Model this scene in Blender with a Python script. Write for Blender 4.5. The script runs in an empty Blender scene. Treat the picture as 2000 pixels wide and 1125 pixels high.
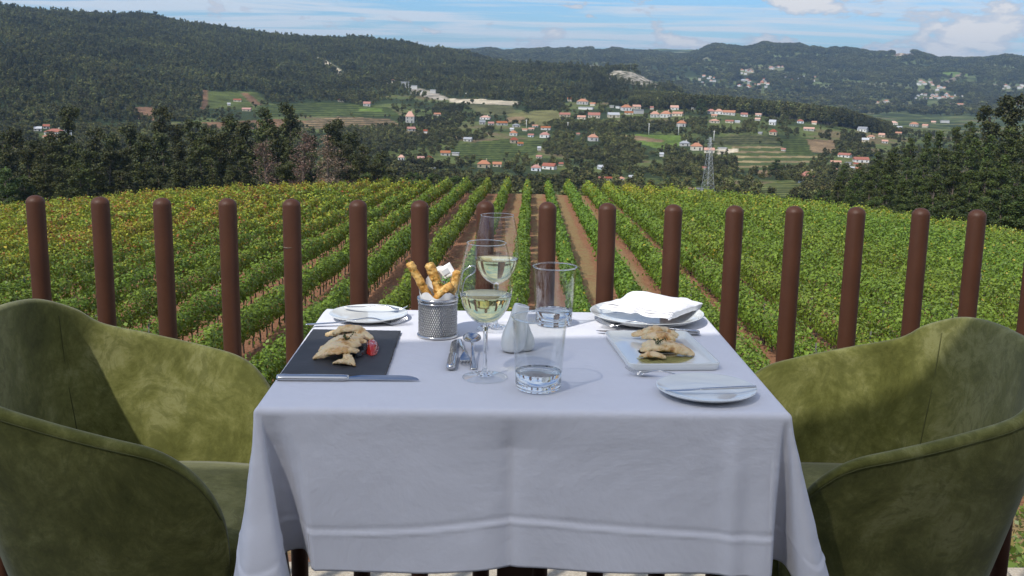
import bpy, bmesh, math, random
import numpy as np
from mathutils import Vector, Matrix, noise as mnoise

random.seed(7)
rng = np.random.default_rng(7)
S = bpy.context.scene
COL = S.collection
R = math.radians

# ------------------------------------------------------------------ camera
CAMH, F, PITCH, YAW, ROLL = 1.27, 2100.0, R(11.36), R(1.2), R(1.0)
_fw = np.array([math.sin(YAW)*math.cos(PITCH), math.cos(YAW)*math.cos(PITCH), -math.sin(PITCH)])
_r0 = np.array([math.cos(YAW), -math.sin(YAW), 0.0]); _u0 = np.cross(_r0, _fw)
_r = _r0*math.cos(ROLL)+_u0*math.sin(ROLL); _u = _u0*math.cos(ROLL)-_r0*math.sin(ROLL)
def ray(x, y):
    x = np.asarray(x, float); y = np.asarray(y, float)
    return _fw + ((x-1000)/F)[..., None]*_r - ((y-562.5)/F)[..., None]*_u
def at(x, y, z=0.75):
    d = ray(x, y); t = (z-CAMH)/d[2]
    return Vector((d[0]*t, d[1]*t, z))
def at_y(x, y, Y):
    d = ray(x, y); t = Y/d[1]
    return Vector((d[0]*t, d[1]*t, CAMH+d[2]*t))
def proj(P):
    d = np.asarray(P, float)-np.array([0, 0, CAMH]); z = d@_fw
    return 1000+F*(d@_r)/z, 562.5-F*(d@_u)/z
cd = bpy.data.cameras.new('camera'); cam = bpy.data.objects.new('camera', cd); COL.objects.link(cam)
cam.matrix_world = Matrix(((_r[0], _u[0], -_fw[0], 0), (_r[1], _u[1], -_fw[1], 0), (_r[2], _u[2], -_fw[2], CAMH), (0, 0, 0, 1)))
cd.sensor_width = 36; cd.lens = 36*F/2000; cd.clip_start = 0.05; cd.clip_end = 30000
S.camera = cam

# ------------------------------------------------------------------ helpers
def tag(o, label=None, cat=None, group=None, kind=None):
    if label: o['label'] = label
    if cat: o['category'] = cat
    if group: o['group'] = group
    if kind: o['kind'] = kind
    return o
def empty(name, loc=(0, 0, 0), rz=0, **k):
    o = bpy.data.objects.new(name, None); COL.objects.link(o); o.location = loc; o.rotation_euler = (0, 0, rz)
    o.empty_display_size = .05
    return tag(o, **k)
def link(name, me, mat=None, parent=None, smooth=True, loc=None, rot=None, link_it=True):
    o = bpy.data.objects.new(name, me)
    if link_it: COL.objects.link(o)
    if mat is not None:
        for m in (mat if isinstance(mat, (list, tuple)) else [mat]): me.materials.append(m)
    if parent is not None: o.parent = parent
    if loc is not None: o.location = loc
    if rot is not None: o.rotation_euler = rot
    if smooth and len(me.polygons): me.polygons.foreach_set('use_smooth', [True]*len(me.polygons))
    return o
def mesh(name, V, Fc):
    me = bpy.data.meshes.new(name); me.from_pydata([tuple(v) for v in V], [], Fc); me.update(); return me
def quads_mesh(name, Q, colors=None, extra=None):
    """Q: (n,4,3) array of separate quads."""
    n = len(Q); me = bpy.data.meshes.new(name)
    me.vertices.add(n*4); me.vertices.foreach_set('co', Q.reshape(-1).astype(np.float32))
    me.loops.add(n*4); me.loops.foreach_set('vertex_index', np.arange(n*4, dtype=np.int32))
    me.polygons.add(n); me.polygons.foreach_set('loop_start', np.arange(0, n*4, 4, dtype=np.int32))
    me.polygons.foreach_set('loop_total', np.full(n, 4, dtype=np.int32))
    me.update(calc_edges=True)
    if colors is not None:
        a = me.attributes.new('col', 'FLOAT_COLOR', 'POINT')
        c = np.ones((n, 4, 4), np.float32); c[:, :, :3] = colors[:, None, :]
        a.data.foreach_set('color', c.reshape(-1))
    return me
def fix(me):
    bm = bmesh.new(); bm.from_mesh(me); bmesh.ops.remove_doubles(bm, verts=bm.verts, dist=1e-6)
    bmesh.ops.recalc_face_normals(bm, faces=bm.faces); bm.to_mesh(me); bm.free(); return me
class MB:
    def __init__(s): s.v = []; s.f = []
    def add(s, V, Fc):
        b = len(s.v); s.v += [tuple(v) for v in V]; s.f += [tuple(i+b for i in f) for f in Fc]; return s
    def box(s, c, d, rz=0, taper=1.0):
        c0, s0 = math.cos(rz), math.sin(rz); V = []
        for z in (-1, 1):
            t = taper if z > 0 else 1
            for x, y in ((-1, -1), (1, -1), (1, 1), (-1, 1)):
                X, Y = x*d[0]/2*t, y*d[1]/2*t
                V.append((c[0]+X*c0-Y*s0, c[1]+X*s0+Y*c0, c[2]+z*d[2]/2))
        return s.add(V, [(3, 2, 1, 0), (4, 5, 6, 7), (0, 1, 5, 4), (1, 2, 6, 5), (2, 3, 7, 6), (3, 0, 4, 7)])
    def grid(s, P, cu=False, cv=False):
        n, m = len(P), len(P[0]); V = [p for r_ in P for p in r_]; Fc = []
        for i in range(n if cu else n-1):
            for j in range(m if cv else m-1):
                a, b = i*m+j, i*m+(j+1) % m; c, d = ((i+1) % n)*m+(j+1) % m, ((i+1) % n)*m+j
                Fc.append((a, b, c, d))
        return s.add(V, Fc)
    def tube(s, pts, rad, seg=10, cap=True, closed=False, flat=1.0):
        pts = [Vector(p) for p in pts]; n = len(pts)
        rad = rad if isinstance(rad, (list, tuple)) else [rad]*n
        rows = []; up = Vector((0, 0, 1)); prev = None
        for i, p in enumerate(pts):
            if closed: t = (pts[(i+1) % n]-pts[i-1]).normalized()
            else: t = (pts[min(i+1, n-1)]-pts[max(i-1, 0)]).normalized()
            if prev is None:
                a = up if abs(t.dot(up)) < .95 else Vector((1, 0, 0)); x = t.cross(a).normalized()
            else: x = (prev-t*prev.dot(t)).normalized()
            prev = x; y = x.cross(t)
            rows.append([p+(x*math.cos(k*2*math.pi/seg)+y*math.sin(k*2*math.pi/seg)*flat)*rad[i] for k in range(seg)])
        b = len(s.v); s.grid(rows, cu=closed, cv=True)
        if cap and not closed:
            s.f.append(tuple(b+k for k in range(seg))); s.f.append(tuple(b+(n-1)*seg+k for k in reversed(range(seg))))
        return s
    def lathe(s, prof, seg=48, c=(0, 0, 0)):
        rows = []
        for r_, z in prof: rows.append([(c[0]+r_*math.cos(k*2*math.pi/seg), c[1]+r_*math.sin(k*2*math.pi/seg), c[2]+z) for k in range(seg)])
        return s.grid(rows, cv=True)
    def build(s, name, mat, parent=None, smooth=True, clean=True, **k):
        me = mesh(name, s.v, s.f)
        if clean: fix(me)
        return link(name, me, mat, parent, smooth, **k)
def bevel(o, w, seg=3):
    m = o.modifiers.new('bevel', 'BEVEL'); m.width = w; m.segments = seg; m.limit_method = 'ANGLE'; m.angle_limit = R(40); return o
def subsurf(o, n=2):
    m = o.modifiers.new('sub', 'SUBSURF'); m.levels = n; m.render_levels = n; return o
def cr(P, n):
    """Catmull-Rom through control points, n samples."""
    P = np.array(P, float); k = len(P)-1; out = []
    for t in np.linspace(0, k, n):
        i = min(int(t), k-1); u = t-i
        p0, p1, p2, p3 = P[max(i-1, 0)], P[i], P[i+1], P[min(i+2, k)]
        out.append(.5*((2*p1)+(-p0+p2)*u+(2*p0-5*p1+4*p2-p3)*u*u+(-p0+3*p1-3*p2+p3)*u**3))
    return np.array(out)

# ------------------------------------------------------------------ materials
def newmat(name):
    m = bpy.data.materials.new(name); m.use_nodes = True; nt = m.node_tree
    for n in list(nt.nodes): nt.nodes.remove(n)
    out = nt.nodes.new('ShaderNodeOutputMaterial'); return m, nt, out
class G:
    """tiny node-graph writer"""
    def __init__(s, nt): s.nt = nt
    def n(s, t, **k):
        nd = s.nt.nodes.new('ShaderNode'+t)
        for a, b in k.items():
            if a.startswith('i_'): nd.inputs[int(a[2:]) if a[2:].isdigit() else a[2:].replace('_', ' ')].default_value = b
            else: setattr(nd, a, b)
        return nd
    def l(s, a, b): s.nt.links.new(a, b); return s
    def co(s, scale=(1, 1, 1), kind='Object', rot=(0, 0, 0)):
        if kind == 'World': src = s.n('NewGeometry').outputs['Position']
        else: src = s.n('TexCoord').outputs[kind]
        mp = s.n('Mapping'); mp.inputs['Scale'].default_value = scale; mp.inputs['Rotation'].default_value = rot
        s.l(src, mp.inputs[0]); return mp.outputs[0]
    def noise(s, co, scale, detail=4, rough=.55, dist=0):
        nd = s.n('TexNoise'); nd.inputs['Scale'].default_value = scale; nd.inputs['Detail'].default_value = detail
        nd.inputs['Roughness'].default_value = rough; nd.inputs['Distortion'].default_value = dist
        s.l(co, nd.inputs['Vector']); return nd.outputs[0]
    def ramp(s, fac, stops, interp='LINEAR'):
        nd = s.n('ValToRGB'); e = nd.color_ramp.elements; nd.color_ramp.interpolation = interp
        while len(e) > 1: e.remove(e[-1])
        e[0].position = stops[0][0]; e[0].color = (*stops[0][1], 1)
        for p, c in stops[1:]:
            x = e.new(p); x.color = (*c, 1)
        s.l(fac, nd.inputs[0]); return nd.outputs[0]
    def mix(s, fac, a, b, blend='MIX'):
        nd = s.n('Mix', data_type='RGBA', blend_type=blend)
        for v, i in ((fac, 0), (a, 6), (b, 7)):
            if hasattr(v, 'is_linked') or hasattr(v, 'links'): s.l(v, nd.inputs[i])
            elif i == 0: nd.inputs[0].default_value = v
            else: nd.inputs[i].default_value = (*v, 1)
        return nd.outputs[2]
    def math(s, op, a, b=0.0, c=0.0):
        nd = s.n('Math', operation=op)
        for i, v in enumerate((a, b, c)):
            if hasattr(v, 'links'): s.l(v, nd.inputs[i])
            else: nd.inputs[i].default_value = v
        return nd.outputs[0]
    def bump(s, h, strength=.3, dist=.01, nrm=None):
        nd = s.n('Bump'); nd.inputs['Strength'].default_value = strength; nd.inputs['Distance'].default_value = dist
        s.l(h, nd.inputs['Height'])
        if nrm is not None: s.l(nrm, nd.inputs['Normal'])
        return nd.outputs[0]
    def bsdf(s, out, color, rough=.5, metal=0, nrm=None, **k):
        b = s.n('BsdfPrincipled')
        if hasattr(color, 'links'): s.l(color, b.inputs['Base Color'])
        else: b.inputs['Base Color'].default_value = (*color, 1)
        if hasattr(rough, 'links'): s.l(rough, b.inputs['Roughness'])
        else: b.inputs['Roughness'].default_value = rough
        b.inputs['Metallic'].default_value = metal
        for a, v in k.items(): b.inputs[a.replace('_', ' ')].default_value = v
        if nrm is not None: s.l(nrm, b.inputs['Normal'])
        s.l(b.outputs[0], out.inputs[0]); return b
M = {}
def simple(key, color, rough=.5, metal=0, nscale=None, var=.15, bumps=None, coord='Object', orand=0, **k):
    m, nt, out = newmat(key); g = G(nt); co = g.co(kind=coord)
    col = color; nrm = None
    if nscale:
        f = g.noise(co, nscale, 5, .6)
        col = g.mix(f, tuple(c*(1-var) for c in color), tuple(min(1, c*(1+var)) for c in color))
    if orand:
        hs = g.n('HueSaturation'); r0 = g.n('ObjectInfo').outputs['Random']; g.l(g.math('MULTIPLY_ADD', r0, orand*2, 1-orand), hs.inputs['Value']); g.l(g.math('MULTIPLY_ADD', r0, -.5, 1.15), hs.inputs['Saturation']); g.l(col, hs.inputs['Color']); col = hs.outputs[0]
    if bumps: nrm = g.bump(g.noise(co, bumps[0], 5), bumps[1], bumps[2])
    g.bsdf(out, col, rough, metal, nrm, **k); M[key] = m; return m

simple('post_paint', (.070, .026, .0125), .55, 0, 14, .35, (160, .25, .002), Specular_IOR_Level=.35)
simple('steel', (.62, .62, .62), .16, 1.0, 60, .05)
simple('steel_brushed', (.55, .55, .55), .28, 1.0, 90, .08)
simple('wire', (.5, .5, .5), .25, 1.0)
simple('porcelain', (.74, .765, .75), .12, 0, 8, .02, Coat_Weight=.5, Coat_Roughness=.04)
simple('wood_dark', (.075, .032, .016), .45, 0, 20, .3)
simple('metal_dark', (.03, .03, .03), .5)
simple('stone', (.42, .37, .29), .9, 0, 14, .25, (60, .6, .01))
simple('thyme', (.07, .10, .035), .6, 0, 200, .3)
simple('bark', (.13, .10, .075), .9, 0, 3, .4, (6, .6, .05), coord='World')
simple('vine_wood', (.06, .045, .032), .9, 0, 20, .4)
simple('stake', (.17, .16, .145), .8, 0, 10, .2)
simple('galvanised', (.45, .47, .48), .5, .5)
simple('mast', (.75, .74, .70), .6)
simple('window_dark', (.03, .035, .045), .25)
simple('white_wall', (.56, .55, .52), .85, 0, .8, .08, coord='World', orand=.32)
simple('cream_wall', (.50, .44, .32), .85, 0, .8, .08, coord='World', orand=.32)
simple('grey_wall', (.42, .41, .40), .85, 0, .8, .1, coord='World')
simple('pale_wall', (.62, .66, .70), .85, 0, .8, .08, coord='World')
simple('orange_roof', (.46, .19, .095), .85, 0, 1.5, .25, coord='World', orand=.32)
simple('red_roof', (.34, .105, .06), .85, 0, 1.5, .3, coord='World', orand=.32)
simple('grey_roof', (.36, .37, .39), .7, 0, 1.5, .2, coord='World', orand=.32)
simple('tomato', (.46, .02, .012), .15, 0, 60, .3, None, Coat_Weight=.6)
simple('oil', (.85, .78, .32), .05, 0, 60, .05, Transmission_Weight=.85)
simple('skin_dark', (.03, .035, .04), .3, 0, 80, .5, (120, .4, .002))
simple('paper', (.78, .78, .78), .8, 0, 40, .04)
simple('print_grey', (.50, .52, .55), .7)
simple('parsley', (.08, .22, .03), .5, 0, 60, .3)

def make_slate():
    m, nt, out = newmat('slate'); g = G(nt); co = g.co()
    f = g.noise(co, 18, 6, .65); f2 = g.noise(co, 160, 4, .7)
    col = g.ramp(f, [(.3, (.023, .024, .027)), (.6, (.035, .036, .040)), (.8, (.052, .053, .057))])
    n1 = g.bump(f2, .25, .002); n2 = g.bump(f, .3, .004, n1)
    g.bsdf(out, col, .55, 0, n2); M['slate'] = m
make_slate()
def make_cloth(key, base, var=.05):
    m, nt, out = newmat(key); g = G(nt); co = g.co()
    weave = g.noise(co, 520, 3, .6)
    f = g.noise(co, 5, 5, .6, .4); f2 = g.noise(g.co((1, 1, .8)), 9, 5, .55, .3)
    n1 = g.bump(weave, .25, .0006); n2 = g.bump(f, .5, .012, n1); n3 = g.bump(f2, .26, .005, n2)
    col = g.mix(g.noise(co, 30, 4), tuple(c*(1-var) for c in base), base)
    g.bsdf(out, col, .85, 0, n3, Sheen_Weight=.15); M[key] = m
make_cloth('linen', (.725, .73, .79)); make_cloth('napkin_linen', (.84, .84, .87), .02)
def make_velvet():
    m, nt, out = newmat('velvet'); g = G(nt); co = g.co()
    f = g.noise(co, 5.5, 10, .74, .35); f2 = g.noise(g.co((1, 1, .8), rot=(.5, .6, .3)), 17, 7, .7, 2.2); f3 = g.noise(co, 500, 3, .6)
    a = g.ramp(f, [(.34, (.055, .058, .013)), (.44, (.10, .104, .026)), (.52, (.15, .152, .046)), (.60, (.215, .215, .085)), (.72, (.12, .124, .034))])
    b = g.mix(g.ramp(f2, [(.48, (0, 0, 0)), (.60, (.6, .6, .6))]), a, (.085, .09, .024))
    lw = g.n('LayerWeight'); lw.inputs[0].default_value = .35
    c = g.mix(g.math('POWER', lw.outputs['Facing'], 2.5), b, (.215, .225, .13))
    n1 = g.bump(f3, .12, .0008); n2 = g.bump(f2, .35, .004, g.bump(f, .35, .008, n1))
    g.bsdf(out, c, .9, 0, n2, Sheen_Weight=.15, Sheen_Roughness=.5, Specular_IOR_Level=.1); M['velvet'] = m
    simple('seam', (.07, .075, .02), .9)
make_velvet()
def make_glass():
    # thin drinking-glass wall: clear, reflecting more and passing less light at grazing angles
    m, nt, out = newmat('glass_wall'); g = G(nt)
    lw = g.n('LayerWeight'); lw.inputs[0].default_value = .25
    tcol = g.ramp(lw.outputs['Facing'], [(0, (.985, .99, .988)), (.50, (.945, .955, .95)), (.78, (.74, .77, .76)), (1, (.40, .43, .42))])
    tr = g.n('BsdfTransparent'); g.l(tcol, tr.inputs[0])
    gl = g.n('BsdfGlossy'); gl.inputs['Roughness'].default_value = .015; gl.inputs[0].default_value = (1, 1, 1, 1)
    lf = g.n('LayerWeight'); lf.inputs[0].default_value = .5; fr = g.math('MULTIPLY_ADD', g.math('POWER', lf.outputs['Facing'], 5.0), .90, .05)
    mx = g.n('MixShader'); g.l(g.math('MINIMUM', fr, 1.0), mx.inputs[0])
    g.l(tr.outputs[0], mx.inputs[1]); g.l(gl.outputs[0], mx.inputs[2]); g.l(mx.outputs[0], out.inputs[0]); M['glass_wall'] = m
    m, nt, out = newmat('glass_solid'); g = G(nt)
    g.bsdf(out, (.97, .985, .98), .0, 0, None, Transmission_Weight=1, IOR=1.5); M['glass_solid'] = m
    m, nt, out = newmat('water'); g = G(nt)
    g.bsdf(out, (.97, .985, .985), .0, 0, None, Transmission_Weight=1, IOR=1.33); M['water'] = m
    m, nt, out = newmat('wine'); g = G(nt)
    g.bsdf(out, (.955, .87, .45), .0, 0, None, Transmission_Weight=1, IOR=1.34); M['wine'] = m
make_glass()
def make_food():
    m, nt, out = newmat('fish'); g = G(nt); co = g.co()
    f = g.noise(co, 28, 6, .65, .8); f2 = g.noise(co, 90, 5, .65)
    col = g.ramp(f, [(.34, (.28, .11, .02)), (.42, (.60, .34, .11)), (.50, (.80, .60, .33)), (.75, (.86, .75, .53))])
    col = g.mix(g.math('MULTIPLY', f2, .3), col, (.50, .38, .22))
    n1 = g.bump(f2, .6, .002); n2 = g.bump(f, .6, .004, n1)
    g.bsdf(out, col, .32, 0, n2, Subsurface_Weight=.12, Subsurface_Scale=.01); M['fish'] = m
    m, nt, out = newmat('fried'); g = G(nt); co = g.co()
    f = g.noise(co, 45, 6, .7, .6); f2 = g.noise(co, 220, 4, .65)
    col = g.ramp(f, [(.30, (.18, .08, .014)), (.42, (.50, .235, .04)), (.56, (.74, .46, .14)), (.72, (.78, .60, .32))])
    sp = g.ramp(g.noise(co, 130, 3, .5), [(.60, (0, 0, 0)), (.66, (1, 1, 1))])
    col = g.mix(g.math('MULTIPLY', sp, .6), col, (.10, .13, .03))
    n1 = g.bump(f2, .8, .002); n2 = g.bump(f, .7, .004, n1)
    g.bsdf(out, col, .45, 0, n2); M['fried'] = m
make_food()
def leafmat(key, sat=1.0, trans=.35, objrand=.25, rough=.55, hueshift=.0, patchy=False):
    """foliage: colour from the 'col' attribute, varied per leaf and per plant"""
    m, nt, out = newmat(key); g = G(nt)
    at_ = g.n('Attribute', attribute_name='col'); oi = g.n('ObjectInfo'); geo = g.n('NewGeometry')
    hsv = g.n('HueSaturation'); hsv.inputs['Saturation'].default_value = sat
    g.l(at_.outputs['Color'], hsv.inputs['Color'])
    v = g.math('MULTIPLY_ADD', oi.outputs['Random'], objrand*2, 1-objrand)
    v2 = g.math('MULTIPLY_ADD', geo.outputs['Random Per Island'], .5, .75)
    if patchy:   # broad lighter and darker patches across the hillside
        sn = g.noise(g.co(kind='World'), .009, 5, .6); v = g.math('MULTIPLY', v, g.math('MULTIPLY_ADD', sn, 2.8, -.52))
    g.l(g.math('MULTIPLY', v, v2), hsv.inputs['Value'])
    h = g.math('MULTIPLY_ADD', oi.outputs['Random'], .03, .485+hueshift); g.l(h, hsv.inputs['Hue'])
    d = g.n('BsdfPrincipled'); g.l(hsv.outputs[0], d.inputs['Base Color']); d.inputs['Roughness'].default_value = rough
    d.inputs['Specular IOR Level'].default_value = .35
    t = g.n('BsdfTranslucent'); g.l(hsv.outputs[0], t.inputs[0])
    mx = g.n('MixShader'); mx.inputs[0].default_value = trans
    g.l(d.outputs[0], mx.inputs[1]); g.l(t.outputs[0], mx.inputs[2]); g.l(mx.outputs[0], out.inputs[0]); M[key] = m
leafmat('vine_leaf', 1.0, .24, .0, .45); leafmat('tree_leaf', 1.0, .25, .22, .6); leafmat('forest_leaf', 1.0, .15, .34, .8, 0, True)

# ------------------------------------------------------------------ value noise in numpy
_tab = rng.random((512, 512)).astype(np.float32)
def vn(x, y):
    x = np.asarray(x, float); y = np.asarray(y, float)
    xi = np.floor(x).astype(int); yi = np.floor(y).astype(int); fx = x-xi; fy = y-yi
    fx = fx*fx*(3-2*fx); fy = fy*fy*(3-2*fy); t = lambda a, b: _tab[a % 512, b % 512]
    return (t(xi, yi)*(1-fx)+t(xi+1, yi)*fx)*(1-fy)+(t(xi, yi+1)*(1-fx)+t(xi+1, yi+1)*fx)*fy
def fbm(x, y, o=4):
    s, a, w = 0, 1, 0
    for i in range(o): s = s+a*vn(x*2**i+17*i, y*2**i+31*i); w += a; a *= .5
    return s/w

# ================================================================== TERRAIN
KD = np.array([120, 150, 200, 300, 450, 650, 850, 1100, 1350, 1700, 2100, 2600, 3300, 4200, 5400, 7000, 9500], float)
KX = np.array([-900, -300, 0, 200, 400, 600, 800, 1000, 1200, 1400, 1600, 1800, 2000, 2300, 2900], float)
KY = np.array([
 [430, 430, 450, 440, 370, 300, 240, 160, 90, 40, 5, -5, 20, 60, 80, 90, 95],
 [430, 430, 450, 440, 370, 300, 240, 165, 95, 45, 10, 5, 30, 60, 80, 90, 95],
 [410, 424, 445, 430, 360, 300, 252, 175, 110, 60, 26, 22, 60, 90, 95, 97, 98],
 [395, 405, 440, 425, 360, 310, 262, 205, 150, 95, 50, 34, 60, 85, 95, 98, 98],
 [388, 395, 430, 420, 365, 318, 275, 228, 185, 130, 85, 56, 70, 90, 95, 98, 98],
 [384, 392, 425, 420, 372, 325, 285, 240, 205, 155, 115, 78, 90, 100, 100, 98, 98],
 [384, 392, 420, 420, 380, 335, 295, 248, 212, 165, 125, 95, 102, 112, 104, 98, 98],
 [390, 398, 425, 420, 390, 345, 308, 252, 212, 170, 142, 130, 150, 122, 104, 100, 99],
 [405, 412, 430, 425, 400, 355, 318, 255, 215, 175, 146, 172, 160, 128, 105, 97, 96],
 [425, 432, 445, 430, 405, 362, 322, 262, 216, 222, 222, 206, 180, 142, 92, 100, 104],
 [445, 452, 460, 440, 405, 360, 325, 280, 240, 246, 238, 222, 198, 152, 94, 105, 108],
 [465, 470, 480, 450, 400, 365, 335, 300, 270, 250, 240, 228, 205, 158, 112, 112, 112],
 [470, 476, 490, 455, 400, 370, 340, 310, 285, 262, 245, 230, 205, 168, 116, 116, 116],
 [470, 476, 490, 455, 400, 370, 340, 310, 285, 262, 245, 230, 205, 168, 112, 116, 116],
 [470, 476, 490, 455, 400, 370, 340, 310, 285, 262, 245, 230, 205, 168, 112, 116, 116]], float)
FX = np.arange(-900, 2901, 10.0)                       # finer stations
def interp_rows(fx):
    out = np.empty((len(fx), KY.shape[1]))
    for j in range(KY.shape[1]): out[:, j] = np.interp(fx, KX, KY[:, j])
    return out
FY = interp_rows(FX)
k_ = np.array([1, 3, 5, 6, 5, 3, 1], float); k_ /= k_.sum()
for j in range(FY.shape[1]): FY[:, j] = np.convolve(np.pad(FY[:, j], 3, 'edge'), k_, 'valid')
def override(j, pts, off=0, rough=0.0):
    xs, ys = zip(*pts); v = np.interp(FX, xs, ys)+off+(fbm(FX/34+j*7, FX*0+j, 3)-.5)*rough
    w = np.clip(np.minimum(FX-xs[0], xs[-1]-FX)/60+1, 0, 1); FY[:, j] = FY[:, j]*(1-w)+v*w
# ridge lines, with the height of their trees taken off
override(11, [(-900, 10), (-300, 6), (0, 10), (100, 20), (200, 24), (300, 28), (360, 40), (430, 50), (500, 60), (600, 68), (700, 73), (800, 80), (850, 93), (900, 103), (960, 116), (1020, 124)], 9)
override(10, [(1040, 128), (1100, 134), (1180, 138), (1215, 133), (1240, 136), (1270, 154), (1310, 172)], 3)
override(14, [(980, 99), (1050, 97), (1120, 95), (1160, 92), (1200, 97), (1250, 101), (1300, 104), (1345, 105), (1380, 95), (1410, 88), (1450, 92), (1500, 86), (1560, 86), (1600, 93), (1650, 100), (1700, 105), (1735, 110), (1765, 98), (1795, 108), (1830, 114), (1900, 113), (2000, 112), (2900, 112)], 3, 17)
LKD = np.log(KD)
FDN = 420
FD = np.exp(np.linspace(math.log(120), math.log(9500), FDN))
def _pchip(xk, yk, x):
    # smooth monotone-ish cubic (finite-difference tangents, clamped)
    h = np.diff(xk); dl = np.diff(yk, axis=1)/h
    m_ = np.zeros_like(yk); a, b = dl[:, :-1], dl[:, 1:]
    m_[:, 1:-1] = np.where(a*b > 0, 2*a*b/(a+b+1e-9*np.sign(a+b+1e-12)), 0); m_[:, 0] = dl[:, 0]; m_[:, -1] = dl[:, -1]
    i = np.clip(np.searchsorted(xk, x)-1, 0, len(xk)-2); t = (x-xk[i])/h[i]
    return ((2*t**3-3*t**2+1)*yk[:, i]+(t**3-2*t**2+t)*h[i]*m_[:, i]+(-2*t**3+3*t**2)*yk[:, i+1]+(t**3-t**2)*h[i]*m_[:, i+1])
YT = _pchip(LKD, FY, np.log(FD))                      # (nx, nd) picture row where the ground stands
_gx, _gd = np.meshgrid(FX, FD, indexing='ij')
_relief = (fbm(_gx/70+3, np.log(_gd)*9, 4)-.5)*9*np.clip((_gd-700)/900, 0, 1)+(fbm(_gx/260+9, np.log(_gd)*5, 3)-.5)*22*np.clip((_gd-2700)/1500, 0, 1)*np.clip((5000-_gd)/900, 0, 1)*(_gx > 1100)
YT = YT+_relief
def _bil(T, x, d):
    x = np.asarray(x, float); d = np.asarray(d, float)
    u = np.clip((x-FX[0])/10.0, 0, len(FX)-1.001); v = np.clip((np.log(d)-math.log(120))/(math.log(9500)-math.log(120))*(FDN-1), 0, FDN-1.001)
    i, j = u.astype(int), v.astype(int); a, b = u-i, v-j
    return (T[i, j]*(1-a)+T[i+1, j]*a)*(1-b)+(T[i, j+1]*(1-a)+T[i+1, j+1]*a)*b
def ygr(x, d): return _bil(YT, x, d)
def ground(x, d):
    """world point of the terrain in column x at horizontal distance d"""
    y = ygr(x, d); v = ray(x, y); h = np.hypot(v[..., 0], v[..., 1])
    P = v*(np.asarray(d, float)/h)[..., None]; P[..., 2] += CAMH; return P
RM = np.minimum.accumulate(YT, axis=1)                # running horizon
def depth_at(x, y, dmin=300):
    """distance at which the visible ground crosses picture row y"""
    ds = np.exp(np.linspace(math.log(dmin), math.log(9400), 900)); yy = ygr(np.full(900, float(x)), ds)
    k = np.argmax(yy <= y); return float(ds[k]) if yy[k] <= y else 5000.0
def inpoly(x, y, poly):
    x = np.asarray(x, float); y = np.asarray(y, float); r_ = np.zeros(x.shape, bool); n = len(poly)
    for i in range(n):
        x1, y1 = poly[i]; x2, y2 = poly[i-1]
        if y1 == y2: continue
        c = ((y1 > y) != (y2 > y)) & (x < (x2-x1)*(y-y1)/(y2-y1)+x1); r_ ^= c
    return r_
TAN, GRN, PALE, BRN, ROCK, YEL, OLV = (.24, .165, .09), (.085, .105, .028), (.55, .47, .34), (.19, .11, .06), (.34, .30, .24), (.13, .19, .035), (.11, .11, .045)
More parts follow.
